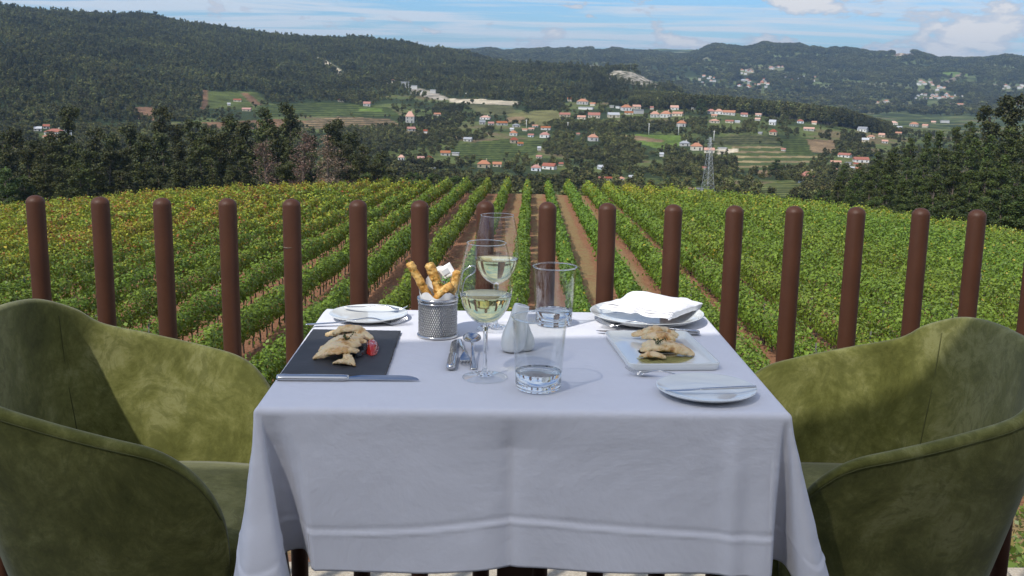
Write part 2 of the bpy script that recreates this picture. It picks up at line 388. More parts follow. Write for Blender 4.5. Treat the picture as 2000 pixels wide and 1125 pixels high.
FIELDS = [
 ([(590, 236), (660, 228), (760, 232), (790, 247), (700, 254), (600, 250)], TAN, 'rows'),
 ([(395, 239), (560, 232), (600, 238), (560, 253), (395, 250)], BRN, ''),
 ([(500, 207), (640, 200), (760, 210), (790, 230), (650, 226), (500, 228)], GRN, 'rows'),
 ([(700, 212), (745, 212), (748, 218), (702, 217)], YEL, ''),
 ([(405, 178), (500, 180), (520, 198), (470, 214), (398, 212)], GRN, ''),
 ([(396, 176), (408, 176), (404, 212), (392, 214)], BRN, ''), ([(470, 182), (484, 182), (512, 204), (496, 206)], BRN, ''),
 ([(262, 210), (300, 208), (302, 236), (262, 232)], (.26, .15, .09), ''),
 ([(612, 111), (634, 116), (662, 134), (680, 151), (668, 151), (648, 134), (625, 121)], PALE, ''),
 ([(876, 193), (940, 194), (1016, 199), (1014, 206), (940, 203), (878, 200)], PALE, ''),
 ([(800, 168), (850, 180), (880, 194), (860, 196), (800, 182)], ROCK, ''),
 ([(1176, 150), (1200, 138), (1232, 139), (1272, 157), (1300, 170), (1262, 170), (1205, 160)], ROCK, 'rock'),
 ([(910, 203), (1000, 206), (1010, 224), (940, 226)], OLV, ''),
 ([(990, 222), (1080, 214), (1110, 230), (1060, 246), (1000, 240)], (.17, .16, .06), ''),
 ([(990, 229), (1025, 228), (1022, 240), (992, 240)], TAN, ''),
 ([(890, 282), (1000, 270), (1060, 276), (1050, 300), (960, 318), (880, 306)], GRN, 'rows'),
 ([(850, 335), (1000, 338), (1010, 360), (850, 352)], GRN, ''),
 ([(1200, 262), (1330, 264), (1335, 284), (1290, 292), (1250, 280)], YEL, ''),
 ([(1205, 262), (1250, 266), (1300, 274), (1290, 279), (1210, 270)], TAN, ''),
 ([(1380, 270), (1460, 262), (1520, 266), (1520, 280), (1400, 285)], OLV, 'rows'),
 ([(1430, 284), (1520, 286), (1600, 302), (1580, 332), (1440, 334)], (.23, .18, .09), 'wide'),
 ([(1574, 272), (1632, 273), (1632, 300), (1578, 297)], TAN, ''),
 ([(1520, 268), (1575, 272), (1590, 305), (1535, 300)], GRN, 'rows'),
 ([(1478, 333), (1505, 333), (1505, 346), (1480, 344)], TAN, ''),
 ([(1470, 365), (1530, 352), (1575, 362), (1570, 384), (1490, 386)], (.15, .16, .05), 'rows'),
 ([(1250, 348), (1380, 352), (1420, 365), (1250, 372)], GRN, 'rows'),
 ([(1400, 293), (1440, 290), (1442, 297), (1400, 302)], PALE, ''),
 ([(1640, 236), (1760, 240), (1760, 252), (1640, 250)], GRN, 'rows'),
 ([(1800, 145), (1860, 140), (1900, 146), (1850, 152)], YEL, ''),
 ([(1875, 143), (1893, 140), (1846, 168), (1828, 176), (1832, 166)], (.26, .2, .14), ''),
 ([(1745, 102), (1772, 97), (1790, 112), (1750, 116)], (.24, .17, .13), ''), ([(1759, 103), (1765, 99), (1760, 118), (1755, 118)], PALE, ''),
 ([(1150, 93), (1180, 92), (1196, 100), (1165, 103)], (.24, .19, .16), ''),
]
FOOT = ([0, 200, 380, 400, 520, 700, 760, 880, 1010, 1100, 1200, 1300, 1400], [246, 238, 236, 176, 198, 206, 184, 192, 197, 200, 196, 186, 176])
def build_terrain():
    xs = np.arange(-900, 2901, 4.0); ds = np.exp(np.linspace(math.log(120), math.log(9500), 620))
    X, D = np.meshgrid(xs, ds, indexing='ij'); P = ground(X, D); Yp = ygr(X, D)
    P[..., 2] -= np.clip((150-D)/30, 0, 1)*4.0
    n1 = fbm(P[..., 0]/60, P[..., 1]/60, 4); n2 = fbm(P[..., 0]/14+50, P[..., 1]/14, 3)
    C = np.empty(P.shape); C[:] = (.040, .055, .020)
    valley = (Yp > np.interp(X, *FOOT)) | (X > 1400)
    a = np.clip((n1-.42)*6, 0, 1)[..., None]*valley[..., None]
    C = C*(1-a)+np.array((.12, .145, .045))*a
    b = np.clip((n1-.62)*8, 0, 1)[..., None]*valley[..., None]; C = C*(1-b)+np.array((.17, .13, .07))*b
    far = np.clip((D-2600)/600, 0, 1)
    n3 = fbm(P[..., 0]/220+5, P[..., 1]/220, 4); c_ = (np.clip((n3-.44)*7, 0, 1)*far)[..., None]
    C = C*(1-c_)+np.array((.15, .18, .07))*c_
    e_ = (np.clip((n3-.66)*10, 0, 1)*far)[..., None]; C = C*(1-e_)+np.array((.22, .19, .12))*e_
    C *= (.75+.5*n2)[..., None]
    hid = D < 3000
    for poly, col, st in FIELDS:
        ymax = max(p[1] for p in poly)
        m_ = inpoly(X+(n2-.5)*5, Yp+(n2-.5)*2.0, poly) & ((D < 2900) | (ymax < 240))
        c = np.array(col)*(.35+1.3*n2)[..., None]*(.75+.5*n1)[..., None]
        if st == 'rows':
            s_ = (np.sin(Yp*2*math.pi/4.2+X*.03) > .1)[..., None]; c = np.where(s_, c, c*np.array((.42, .5, .45)))
        if st == 'wide':
            s_ = (np.sin(Yp*2*math.pi/9.5) > .35)[..., None]; c = np.where(s_, c*1.15, np.array((.075, .10, .03)))
        if st == 'rock':
            s_ = fbm(P[..., 0]/7, P[..., 1]/7, 2)[..., None]; c = np.where(s_ > .52, c*1.35, np.array((.10, .095, .05)))
        C = np.where(m_[..., None], c, C)
    n, m_ = X.shape; me = bpy.data.meshes.new('ground'); nv = n*m_
    me.vertices.add(nv); me.vertices.foreach_set('co', P.reshape(-1).astype(np.float32))
    i, j = np.meshgrid(np.arange(n-1), np.arange(m_-1), indexing='ij')
    q = np.stack([i*m_+j, (i+1)*m_+j, (i+1)*m_+j+1, i*m_+j+1], -1).reshape(-1).astype(np.int32); nf = len(q)//4
    me.loops.add(nf*4); me.loops.foreach_set('vertex_index', q)
    me.polygons.add(nf); me.polygons.foreach_set('loop_start', np.arange(0, nf*4, 4, dtype=np.int32)); me.polygons.foreach_set('loop_total', np.full(nf, 4, dtype=np.int32))
    me.update(calc_edges=True)
    a = me.attributes.new('col', 'FLOAT_COLOR', 'POINT'); c4 = np.ones((nv, 4), np.float32); c4[:, :3] = C.reshape(-1, 3); a.data.foreach_set('color', c4.reshape(-1))
    m, nt, out = newmat('land'); g = G(nt); co = g.co(kind='World'); A = g.n('Attribute', attribute_name='col')
    f = g.noise(co, .35, 6, .65)
    col = g.mix(1.0, A.outputs['Color'], g.ramp(f, [(.3, (.6, .6, .6)), (.7, (1.35, 1.35, 1.35))]), 'MULTIPLY')
    g.bsdf(out, col, .95, 0, g.bump(f, .6, 1.2), Specular_IOR_Level=.1)
    o = link('ground', me, m); tag(o, kind='structure')
build_terrain()

# ------------------------------------------------------------------ foliage makers
def rand_quads(c, nrm_bias, size, n_=None, up=0.0):
    """c (n,3) centres -> quads of given sizes with random orientations biased toward nrm_bias (n,3)"""
    n = len(c); v = rng.normal(size=(n, 3)); v /= np.linalg.norm(v, axis=1, keepdims=True)
    nn = v+nrm_bias; nn[:, 2] += up; nn /= np.linalg.norm(nn, axis=1, keepdims=True)
    a = rng.normal(size=(n, 3)); t = np.cross(nn, a); t /= np.linalg.norm(t, axis=1, keepdims=True); b = np.cross(nn, t)
    s = size[:, None] if hasattr(size, '__len__') else size
    asp = rng.uniform(.75, 1.1, (n, 1))
    k1 = rng.uniform(.35, .8, (n, 1))
    return np.stack([c-t*s*.5, c-b*s*.5*asp*k1-t*s*.05, c+t*s*.5, c+b*s*.5*asp+t*s*.05], 1)
def crown_cloud(blobs, per, size, col, colvar=.25, shell=.55, up=.3):
    """blobs: list of (x,y,z,rx,ry,rz) -> quads, colours"""
    Qs, Cs = [], []
    for (x, y, z, rx, ry, rz) in blobs:
        n = max(4, int(per*(rx*ry+rz*rx+ry*rz)/3)); d = rng.normal(size=(n, 3)); d /= np.linalg.norm(d, axis=1, keepdims=True)
        rad = shell+(1-shell)*rng.random((n, 1))**.6; rad *= 1+.18*rng.normal(size=(n, 1))
        c = d*rad*np.array((rx, ry, rz))+np.array((x, y, z))
        Qs.append(rand_quads(c, d*.8, size*rng.uniform(.6, 1.4, n), up=up))
        k = rng.uniform(1-colvar, 1+colvar); cc = np.array(col)*k*rng.uniform(.7, 1.3, (n, 1)); cc[:, 0] *= rng.uniform(.85, 1.2, n); Cs.append(cc)
    return np.concatenate(Qs), np.concatenate(Cs)

# ------------------------------------------------------------------ distant woods (uncountable: one object each)
FP = []      # hidden library of far-tree meshes
lib = bpy.data.collections.new('far_tree_shapes')
def far_proto(kind):
    H = 12.0
    if kind == 0:   # pine / eucalypt, tall
        bl = [(random.uniform(-.8, .8), random.uniform(-.8, .8), z, r_, r_, 1.8) for z, r_ in ((4.5, 1.7), (6.5, 2.1), (8.5, 1.9), (10.3, 1.3), (11.4, .7))]
        col = (.100, .103, .030)
    elif kind == 1: # round
        bl = [(random.uniform(-1.5, 1.5), random.uniform(-1.5, 1.5), random.uniform(4.5, 9), 2.3, 2.3, 2.2) for _ in range(6)]; col = (.105, .108, .032)
    elif kind == 2: # umbrella-ish pine
        bl = [(random.uniform(-1.6, 1.6), random.uniform(-1.6, 1.6), random.uniform(8, 10.5), 1.9, 1.9, 1.3) for _ in range(5)]+[(0, 0, 6, 1.2, 1.2, 2)]; col = (.080, .084, .026)
    else:           # low bush
        bl = [(random.uniform(-1.8, 1.8), random.uniform(-1.8, 1.8), random.uniform(1.2, 3.2), 2.0, 2.0, 1.7) for _ in range(4)]; col = (.12, .125, .036)
    Q, C = crown_cloud(bl, 17, 1.15, col, .3, .45)
    if kind in (0, 2):
        mb = MB().tube([(0, 0, -2), (0, 0, 6), (0, 0, 10)], [.22, .16, .08], 4, False); Qt = []
        V = np.array(mb.v)
        for f in mb.f: Qt.append(V[list(f)])
        Q = np.concatenate([Q, np.array(Qt)]); C = np.concatenate([C, np.full((len(Qt), 3), .12)*np.array((1, .85, .7))])
    me = quads_mesh('far_tree_shape', Q, C); o = link('far_tree_shape', me, M['forest_leaf'], link_it=False, smooth=False); lib.objects.link(o)
random.seed(3)
for k in (0, 0, 0, 1, 1, 1, 2, 2, 3, 3): far_proto(k)
def gn_scatter():
    ng = bpy.data.node_groups.new('scatter', 'GeometryNodeTree')
    ng.interface.new_socket('Geometry', in_out='INPUT', socket_type='NodeSocketGeometry'); ng.interface.new_socket('Geometry', in_out='OUTPUT', socket_type='NodeSocketGeometry')
    N = ng.nodes; gi = N.new('NodeGroupInput'); go = N.new('NodeGroupOutput'); iop = N.new('GeometryNodeInstanceOnPoints'); ci = N.new('GeometryNodeCollectionInfo')
    ci.inputs['Collection'].default_value = lib; ci.inputs['Separate Children'].default_value = True; ci.inputs['Reset Children'].default_value = True
    def na(name, t): a = N.new('GeometryNodeInputNamedAttribute'); a.data_type = t; a.inputs[0].default_value = name; return a.outputs[0]
    L = ng.links.new; L(gi.outputs[0], iop.inputs['Points']); L(ci.outputs[0], iop.inputs['Instance']); iop.inputs['Pick Instance'].default_value = True
    L(na('idx', 'INT'), iop.inputs['Instance Index']); L(na('rot', 'FLOAT_VECTOR'), iop.inputs['Rotation']); L(na('scl', 'FLOAT_VECTOR'), iop.inputs['Scale'])
    L(iop.outputs[0], go.inputs[0]); return ng
SC = gn_scatter()
def scatter(name, P, idx, scl, label):
    n = len(P); me = bpy.data.meshes.new(name); me.vertices.add(n); me.vertices.foreach_set('co', P.reshape(-1).astype(np.float32))
    a = me.attributes.new('idx', 'INT', 'POINT'); a.data.foreach_set('value', idx.astype(np.int32))
    r_ = np.zeros((n, 3), np.float32); r_[:, 2] = rng.uniform(0, 6.28, n); r_[:, :2] = rng.normal(0, .05, (n, 2))
    a = me.attributes.new('rot', 'FLOAT_VECTOR', 'POINT'); a.data.foreach_set('vector', r_.reshape(-1))
    a = me.attributes.new('scl', 'FLOAT_VECTOR', 'POINT'); a.data.foreach_set('vector', scl.astype(np.float32).reshape(-1))
    o = link(name, me, None, smooth=False); tag(o, label, 'forest', kind='stuff')
    md = o.modifiers.new('scatter', 'NODES'); md.node_group = SC; return o
def visible(x, d, htree):
    """top of a tree at (x,d) not hidden by the ground in front of it"""
    yt = ygr(x, d)-htree*F/d; dd = np.maximum(d*.97, 121); return yt < _bil(RM, x, dd)+2
def sample(n, x0, x1, d0, d1):
    """area-uniform points in the sector"""
    x = rng.uniform(x0, x1, n); d = np.sqrt(rng.uniform(d0*d0, d1*d1, n)); return x, d
CLEAR = [p for p, c, s_ in FIELDS]
def clear_mask(x, y):
    m_ = np.zeros(x.shape, bool)
    for p in CLEAR: m_ |= inpoly(x, y, p)
    return m_
def kinds(n, w): return rng.choice(10, n, p=np.array(w)/sum(w))
def forest_left():
    x, d = sample(60000, -500, 1420, 800, 2750); y = ygr(x, d); P = ground(x, d)
    th = fbm(P[:, 0]/45, P[:, 1]/45, 3)
    k = (y < np.interp(x, *FOOT)+2) & ~clear_mask(x, y) & (th > .25) & visible(x, d, 14)
    x, d, P, th = x[k], d[k], P[k], th[k]; n = len(x)
    s = rng.uniform(.5, 1.0, n)*(.65+.6*th)*np.where(rng.random(n) < .05, 1.5, 1); scl = np.stack([s*rng.uniform(.9, 1.3, n), s*rng.uniform(.9, 1.3, n), s], 1)
    P[:, 2] -= .5; scatter('forest', P, kinds(n, [4, 4, 4, 1, 1, 1, 2, 2, 1, 1]), scl, 'dark pine and eucalyptus forest covering the hill on the left'); print('left', n)
GROVES = [([(700, 238), (870, 232), (900, 262), (960, 268), (900, 286), (730, 292)], .9), ([(640, 245), (720, 250), (760, 300), (640, 330)], .8),
 ([(850, 205), (905, 208), (900, 245), (840, 240)], .8), ([(1060, 262), (1230, 262), (1260, 300), (1240, 332), (1060, 300)], .9),
 ([(1290, 282), (1340, 274), (1400, 300), (1440, 318), (1440, 345), (1300, 345)], .8), ([(1100, 228), (1380, 236), (1480, 238), (1480, 262), (1330, 262), (1100, 256)], .75),
 ([(1640, 262), (1700, 262), (1710, 290), (1640, 295)], .8), ([(700, 335), (860, 330), (1000, 362), (1180, 372), (700, 375)], .7),
 ([(0, 250), (250, 250), (400, 262), (600, 300), (600, 360), (0, 380)], .85), ([(1500, 330), (1700, 320), (1800, 300), (1900, 420), (1560, 400)], .6),
 ([(1020, 198), (1090, 196), (1110, 216), (1030, 216)], .9), ([(1100, 345), (1300, 352), (1400, 372), (1100, 380)], .6)]
def valley_trees():
    x, d = sample(90000, -400, 2400, 330, 1500); y = ygr(x, d); P = ground(x, d)
    pr = np.where(fbm(P[:, 0]/26, P[:, 1]/26, 3) > .57, .34, .045)
    for poly, p in GROVES: pr = np.where(inpoly(x, y, poly), p, pr)
    k = (rng.random(len(x)) < pr) & (y > np.interp(x, *FOOT)-2) & ~clear_mask(x, y) & visible(x, d, 11) & ~near_house(x, y, d)
    x, d, P = x[k], d[k], P[k]; n = len(x); s = rng.uniform(.3, .8, n)*np.where(d > 700, .9, 1.1); scl = np.stack([s*1.1, s*1.1, s*rng.uniform(.7, 1.0, n)], 1)
    P[:, 2] -= .4; scatter('woodland', P, kinds(n, [1, 1, 1, 4, 4, 4, 1, 1, 3, 3]), scl, 'dark groves and hedges spread between the houses in the valley'); print('valley', n)
def ridge_pines():
    x, d = sample(16000, 1230, 1740, 1290, 1640); y = ygr(x, d)
    lim = np.interp(x, [1230, 1320, 1400, 1500, 1600, 1700, 1740], [1390, 1370, 1340, 1330, 1300, 1290, 1290]); k = d > lim
    x, d = x[k], d[k]; P = ground(x, d); n = len(x); s = rng.uniform(1.0, 1.5, n)*np.interp(x, [1230, 1300, 1650, 1740], [.6, 1, 1.15, .5])
    scl = np.stack([s, s, s], 1); scatter('pinewood', P, kinds(n, [4, 4, 4, 1, 1, 1, 3, 3, 0, 0]), scl, 'tall dark pine wood on the ridge behind the orange roofed village'); print('ridge', n)
def forest_far():
    x, d = sample(120000, 850, 2700, 2650, 5700); y = ygr(x, d); P = ground(x, d)
    th = fbm(P[:, 0]/170+5, P[:, 1]/170, 4)
    lim = np.interp(y, [95, 140, 160, 240], [.58, .52, .44, .40]); k = ((th < lim) | (rng.random(len(x)) < .10)) & ~clear_mask(x, y) & visible(x, d, 14)
    for hx, hw, hd in FPOS: k &= ~((abs(x-hx) < hw*.6+2) & (d > hd-160) & (d < hd+25))
    x, d, P = x[k], d[k], P[k]; n = len(x); s = rng.uniform(.9, 1.7, n); scl = np.stack([s*1.8, s*1.8, s], 1)
    P[:, 2] -= 1; scatter('far_forest', P, kinds(n, [2, 2, 2, 4, 4, 4, 1, 1, 2, 2]), scl, 'bluish forest covering the far mountain range under the sky'); print('far', n)

# ================================================================== HOUSES
ORD = 'first second third fourth fifth sixth seventh eighth ninth tenth eleventh twelfth thirteenth fourteenth fifteenth sixteenth seventeenth eighteenth nineteenth twentieth twenty-first twenty-second twenty-third twenty-fourth twenty-fifth twenty-sixth twenty-seventh twenty-eighth twenty-ninth thirtieth'.split()
# x, picture row of the foot, width, height in picture pixels, wall, roof, shape
W_, C_, G_, P_ = 'white', 'cream', 'grey', 'pale'
O_, D_, Y_ = 'orange', 'red', 'grey'
VILLAGES = [
 ('in the leftmost hamlet', [(74, 256, 15, 9, W_, Y_, 'g'), (91, 252, 12, 9, W_, D_, 'g'), (108, 264, 36, 13, W_, D_, 'h'), (100, 271, 30, 9, C_, O_, 'h'), (133, 266, 14, 12, P_, Y_, 'f')]),
 ('on the slope below the left hill', [(447, 206, 6, 6, W_, Y_, 'g'), (464, 199, 16, 6, C_, D_, 'g'), (482, 217, 18, 7, C_, D_, 'g'), (668, 199, 16, 7, C_, O_, 'g'), (717, 208, 15, 10, W_, D_, 'g')]),
 ('at the quarry works', [(762, 163, 28, 8, C_, O_, 'f'), (790, 171, 20, 12, G_, Y_, 'f'), (808, 174, 14, 8, W_, Y_, 'f'), (822, 182, 9, 6, W_, Y_, 'f'), (846, 183, 12, 8, W_, Y_, 'f')]),
 ('in the upper left valley', [(801, 240, 19, 25, W_, O_, 'h'), (803, 256, 17, 9, W_, D_, 'g'), (831, 260, 8, 8, W_, D_, 'g'), (854, 227, 14, 7, C_, O_, 'g')]),
 ('in the lower left valley', [(784, 313, 13, 12, W_, O_, 'h'), (822, 314, 14, 10, C_, D_, 'g'), (838, 315, 17, 12, C_, D_, 'h'), (870, 304, 21, 11, W_, O_, 'g'), (890, 304, 15, 7, W_, Y_, 'f'), (914, 276, 18, 9, W_, Y_, 'g'), (846, 334, 9, 7, W_, Y_, 'f')]),
 ('in the mid valley cluster', [(942, 243, 13, 9, G_, Y_, 'g'), (948, 233, 22, 8, W_, O_, 'h'), (959, 245, 12, 8, G_, D_, 'g'), (980, 245, 23, 9, W_, O_, 'g'), (1003, 265, 17, 11, W_, O_, 'h'), (1004, 280, 17, 13, C_, D_, 'h'), (1008, 248, 17, 7, G_, Y_, 'h'), (1016, 285, 12, 8, W_, O_, 'g'), (1025, 256, 11, 5, C_, O_, 'g'), (1037, 268, 12, 7, P_, D_, 'g'), (1038, 254, 12, 5, C_, O_, 'g'), (1045, 248, 12, 5, W_, O_, 'g'), (1064, 269, 21, 12, W_, D_, 'h'), (1066, 254, 21, 8, W_, O_, 'g'), (1000, 256, 8, 7, W_, Y_, 'g')]),
 ('near the valley bottom', [(945, 328, 28, 17, C_, O_, 'h'), (971, 326, 19, 11, C_, O_, 'g'), (1047, 334, 22, 14, P_, D_, 'h'), (1053, 294, 7, 9, W_, Y_, 'g'), (1053, 309, 12, 7, C_, D_, 'g'), (1073, 331, 28, 14, W_, D_, 'g'), (1095, 324, 10, 8, C_, D_, 'g')]),
 ('left of the pylon', [(1158, 276, 20, 15, W_, O_, 'h'), (1129, 264, 7, 5, C_, D_, 'g'), (1177, 331, 21, 10, P_, Y_, 'g'), (1175, 352, 14, 8, C_, D_, 'g'), (1189, 352, 12, 8, C_, D_, 'g'), (1212, 352, 17, 8, W_, O_, 'h'), (1236, 350, 17, 9, C_, Y_, 'g'), (1292, 306, 8, 9, W_, Y_, 'g')]),
 ('in the hill village left part', [(1113, 198, 11, 8, C_, O_, 'g'), (1103, 228, 23, 9, C_, D_, 'g'), (1138, 204, 25, 12, W_, O_, 'h'), (1136, 233, 18, 8, C_, O_, 'g'), (1145, 214, 32, 5, W_, Y_, 'f'), (1158, 207, 11, 7, C_, O_, 'g'), (1160, 231, 26, 12, C_, D_, 'g'), (1198, 230, 25, 11, C_, Y_, 'g'), (1195, 211, 9, 5, W_, Y_, 'f'), (1207, 212, 9, 5, W_, Y_, 'f')]),
 ('in the hill village centre', [(1223, 216, 22, 13, W_, O_, 'h'), (1228, 224, 18, 7, C_, O_, 'g'), (1243, 213, 17, 9, C_, O_, 'g'), (1247, 222, 20, 9, G_, Y_, 'f'), (1273, 214, 7, 7, C_, D_, 'g'), (1279, 229, 20, 13, W_, O_, 'h'), (1301, 229, 22, 14, W_, O_, 'h'), (1317, 215, 17, 10, W_, O_, 'g'), (1324, 227, 22, 9, C_, O_, 'g'), (1331, 247, 20, 13, W_, O_, 'h'), (1356, 215, 14, 8, C_, Y_, 'g')]),
 ('in the hill village right part', [(1389, 222, 17, 10, W_, D_, 'h'), (1395, 229, 12, 6, C_, O_, 'g'), (1395, 240, 20, 8, C_, O_, 'h'), (1404, 223, 18, 11, W_, O_, 'h'), (1424, 225, 26, 10, W_, O_, 'g'), (1425, 240, 17, 6, C_, D_, 'g'), (1440, 240, 10, 5, W_, Y_, 'g'), (1446, 218, 21, 9, C_, O_, 'h'), (1453, 228, 14, 8, W_, D_, 'g'), (1465, 223, 18, 8, P_, D_, 'g'), (1480, 236, 11, 6, W_, O_, 'g'), (1481, 227, 12, 6, W_, O_, 'g'), (1496, 226, 18, 8, W_, O_, 'h'), (1509, 244, 14, 11, W_, Y_, 'g')]),
 ('by the fields behind the pylon', [(1337, 285, 21, 11, W_, Y_, 'h'), (1360, 294, 24, 16, C_, O_, 'h'), (1385, 299, 22, 11, C_, O_, 'g'), (1348, 373, 14, 7, C_, D_, 'g'), (1366, 372, 14, 5, W_, Y_, 'f'), (1375, 331, 10, 6, C_, D_, 'g'), (1411, 292, 18, 4, W_, Y_, 'f')]),
 ('on terraces below the ridge', [(1485, 263, 8, 5, G_, Y_, 'g'), (1510, 264, 16, 12, C_, D_, 'h'), (1530, 295, 9, 6, W_, D_, 'g'), (1563, 241, 14, 8, P_, D_, 'h'), (1580, 255, 22, 7, W_, O_, 'g'), (1590, 243, 10, 7, C_, O_, 'g')]),
 ('beside the right wood', [(1632, 320, 21, 7, C_, O_, 'g'), (1640, 336, 14, 7, C_, D_, 'g'), (1650, 307, 25, 9, W_, D_, 'g'), (1657, 322, 12, 5, W_, Y_, 'f'), (1665, 331, 9, 6, W_, Y_, 'g'), (1677, 333, 13, 7, C_, O_, 'g'), (1681, 317, 30, 11, W_, D_, 'g'), (1672, 323, 9, 6, C_, D_, 'g')]),
 ('right of the pine ridge', [(1685, 257, 19, 10, W_, Y_, 'g'), (1699, 256, 8, 7, P_, Y_, 'f'), (1690, 278, 14, 9, C_, Y_, 'g'), (1701, 270, 16, 6, C_, O_, 'h'), (1722, 268, 12, 8, C_, O_, 'g'), (1728, 280, 12, 7, W_, O_, 'g'), (1745, 244, 17, 8, C_, O_, 'h'), (1755, 263, 12, 6, C_, O_, 'g'), (1757, 251, 10, 5, W_, Y_, 'g'), (1785, 247, 18, 9, W_, O_, 'h'), (1807, 249, 11, 7, C_, O_, 'g'), (1823, 241, 9, 5, C_, O_, 'g'), (1845, 240, 17, 5, W_, Y_, 'f')]),
]
HP = []
for zone, L in VILLAGES:
    for h in L: HP.append((h[0], h[1], h[2]))
HPa = np.array(HP, float); HD = np.array([depth_at(h[0], h[1]) for h in HP])
def near_house(x, y, d):
    """keep trees off the houses and out of the few metres right in front of them"""
    m_ = np.zeros(x.shape, bool)
    for (hx, hy, hw), hd in zip(HPa, HD): m_ |= (abs(x-hx) < hw*.62+3) & (d > hd-60) & (d < hd+9)
    return m_
WCOL = {W_: 'white_wall', C_: 'cream_wall', G_: 'grey_wall', P_: 'pale_wall'}
RCOL = {O_: 'orange_roof', D_: 'red_roof', Y_: 'grey_roof'}
def house(x, y, wpx, hpx, wall, roof, shape, d, label, group, name='house', cat='house', windows=True):
    Pg = ground(np.array([x]), np.array([d]))[0]; w = wpx*d/F*.86; ht = hpx*d/F*.95; rz = random.uniform(-.35, .35)+math.atan2(-Pg[0], Pg[1])
    o = empty(name, (Pg[0], Pg[1], Pg[2]), rz, label=label, cat=cat, group=group)
    dp = min(w*.75, 11.0); ht *= .92; rh = {'g': .46, 'h': .46, 'f': .12}[shape]*ht; wh = ht-rh
    MB().box((0, 0, wh/2-1.0), (w, dp, wh+2.0)).build('wall', M[WCOL[wall]], o, smooth=False)
    e = .35; a, b = w/2+e, dp/2+e; mb = MB()
    if shape == 'g': mb.add([(-a, -b, wh), (a, -b, wh), (a, b, wh), (-a, b, wh), (-a, 0, wh+rh), (a, 0, wh+rh)], [(0, 1, 5, 4), (2, 3, 4, 5), (0, 4, 3), (1, 2, 5), (3, 2, 1, 0)])
    elif shape == 'h':
        r_ = max(w/2-dp/2*.9, .3); mb.add([(-a, -b, wh), (a, -b, wh), (a, b, wh), (-a, b, wh), (-r_, 0, wh+rh), (r_, 0, wh+rh)], [(0, 1, 5, 4), (2, 3, 4, 5), (0, 4, 3), (1, 2, 5), (3, 2, 1, 0)])
    else: mb.box((0, 0, wh+rh/2), (2*a, 2*b, rh))
    rf = mb.build('roof', M[RCOL[roof]], o, smooth=False)
    if shape == 'h' and wpx > 18: MB().box((w*.2, dp*.12, wh+rh*.9), (.8, .8, rh*1.0)).build('chimney', M['cream_wall'], rf, smooth=False)
    if windows and wpx >= 12 and shape != 'f':
        nst = 2 if wh > 4.6 else 1; nx = max(2, int(w/3.2)); sh = wh/nst
        for k in range(nst):
            for i in range(nx):
                X = (i+.5)/nx*w-w/2; hh = sh*.42; isd = (k == 0 and i == nx//2)
                z = k*sh+(sh*.36 if isd else sh*.54)
                MB().box((X, -dp/2-.02, z), (1.1, .08, sh*.7 if isd else hh)).build('door' if isd else 'window', M['window_dark'], o, smooth=False)
    return o
def villages():
    k = 0
    for zone, L in VILLAGES:
        for j, h in enumerate(sorted(L, key=lambda q: q[0])):
            i = HP.index((h[0], h[1], h[2])); kind = 'building' if h[6] == 'f' else 'house'
            lab = f'{h[4]} {kind} with {h[5]} roof, {ORD[j]} from the left {zone}'
            house(*h, HD[i], lab, 'houses '+zone, 'flat_roofed_building' if h[6] == 'f' else 'village_house', kind); k += 1
    house(1577, 357, 38, 24, W_, D_, 'h', depth_at(1577, 357), 'large white two storey house with red roof above the right wood edge', None, 'country_house')
    house(1605, 388, 22, 14, C_, D_, 'g', depth_at(1605, 386), 'low red roofed farm shed half hidden by the right wood', None, 'farm_shed', 'shed')
FARV = [('in the village beyond the rocky knoll', 1366, 1402, 150, 170, 9), ('in the village at the mountain foot', 1440, 1502, 156, 172, 17), ('on the slope above the mountain village', 1446, 1476, 138, 146, 8),
 ('high under the far mountain crest', 1500, 1530, 130, 137, 6), ('on the far slope left of the gully', 1530, 1600, 152, 160, 6), ('in the right mountain upper hamlet', 1790, 1830, 160, 168, 10), ('by the far mountain track', 1830, 1848, 170, 180, 5),
 ('in the white village on the far slope', 1786, 1882, 185, 197, 24), ('in the hamlet below the white village', 1710, 1742, 199, 206, 5), ('on the lower right far slope', 1850, 1884, 205, 214, 7), ('at the mountain right edge', 1930, 2000, 166, 176, 8), ('in the hamlet above the tall pine', 1962, 2000, 198, 207, 7)]
FPOS = []
def far_villages():
    random.seed(21)
    for zone, x0, x1, y0, y1, n in FARV:
        pts = sorted((random.uniform(x0, x1), random.uniform(y0, y1)) for _ in range(n))
        for j, (x, y) in enumerate(pts):
            d = max(depth_at(x, y, 2700), 2800); wall = random.choice([W_, W_, W_, C_]); roof = random.choice([O_, D_, Y_, O_, Y_])
            wd = random.uniform(4.5, 8.5); FPOS.append((x, wd, d))
            house(x, y, wd, random.uniform(3.4, 5.5), wall, roof, random.choice('ghf'), d, f'tiny {wall} house, {ORD[j]} from the left {zone}', 'houses '+zone, 'distant_house', 'house', False)
villages(); far_villages()
forest_left(); valley_trees(); ridge_pines(); forest_far()

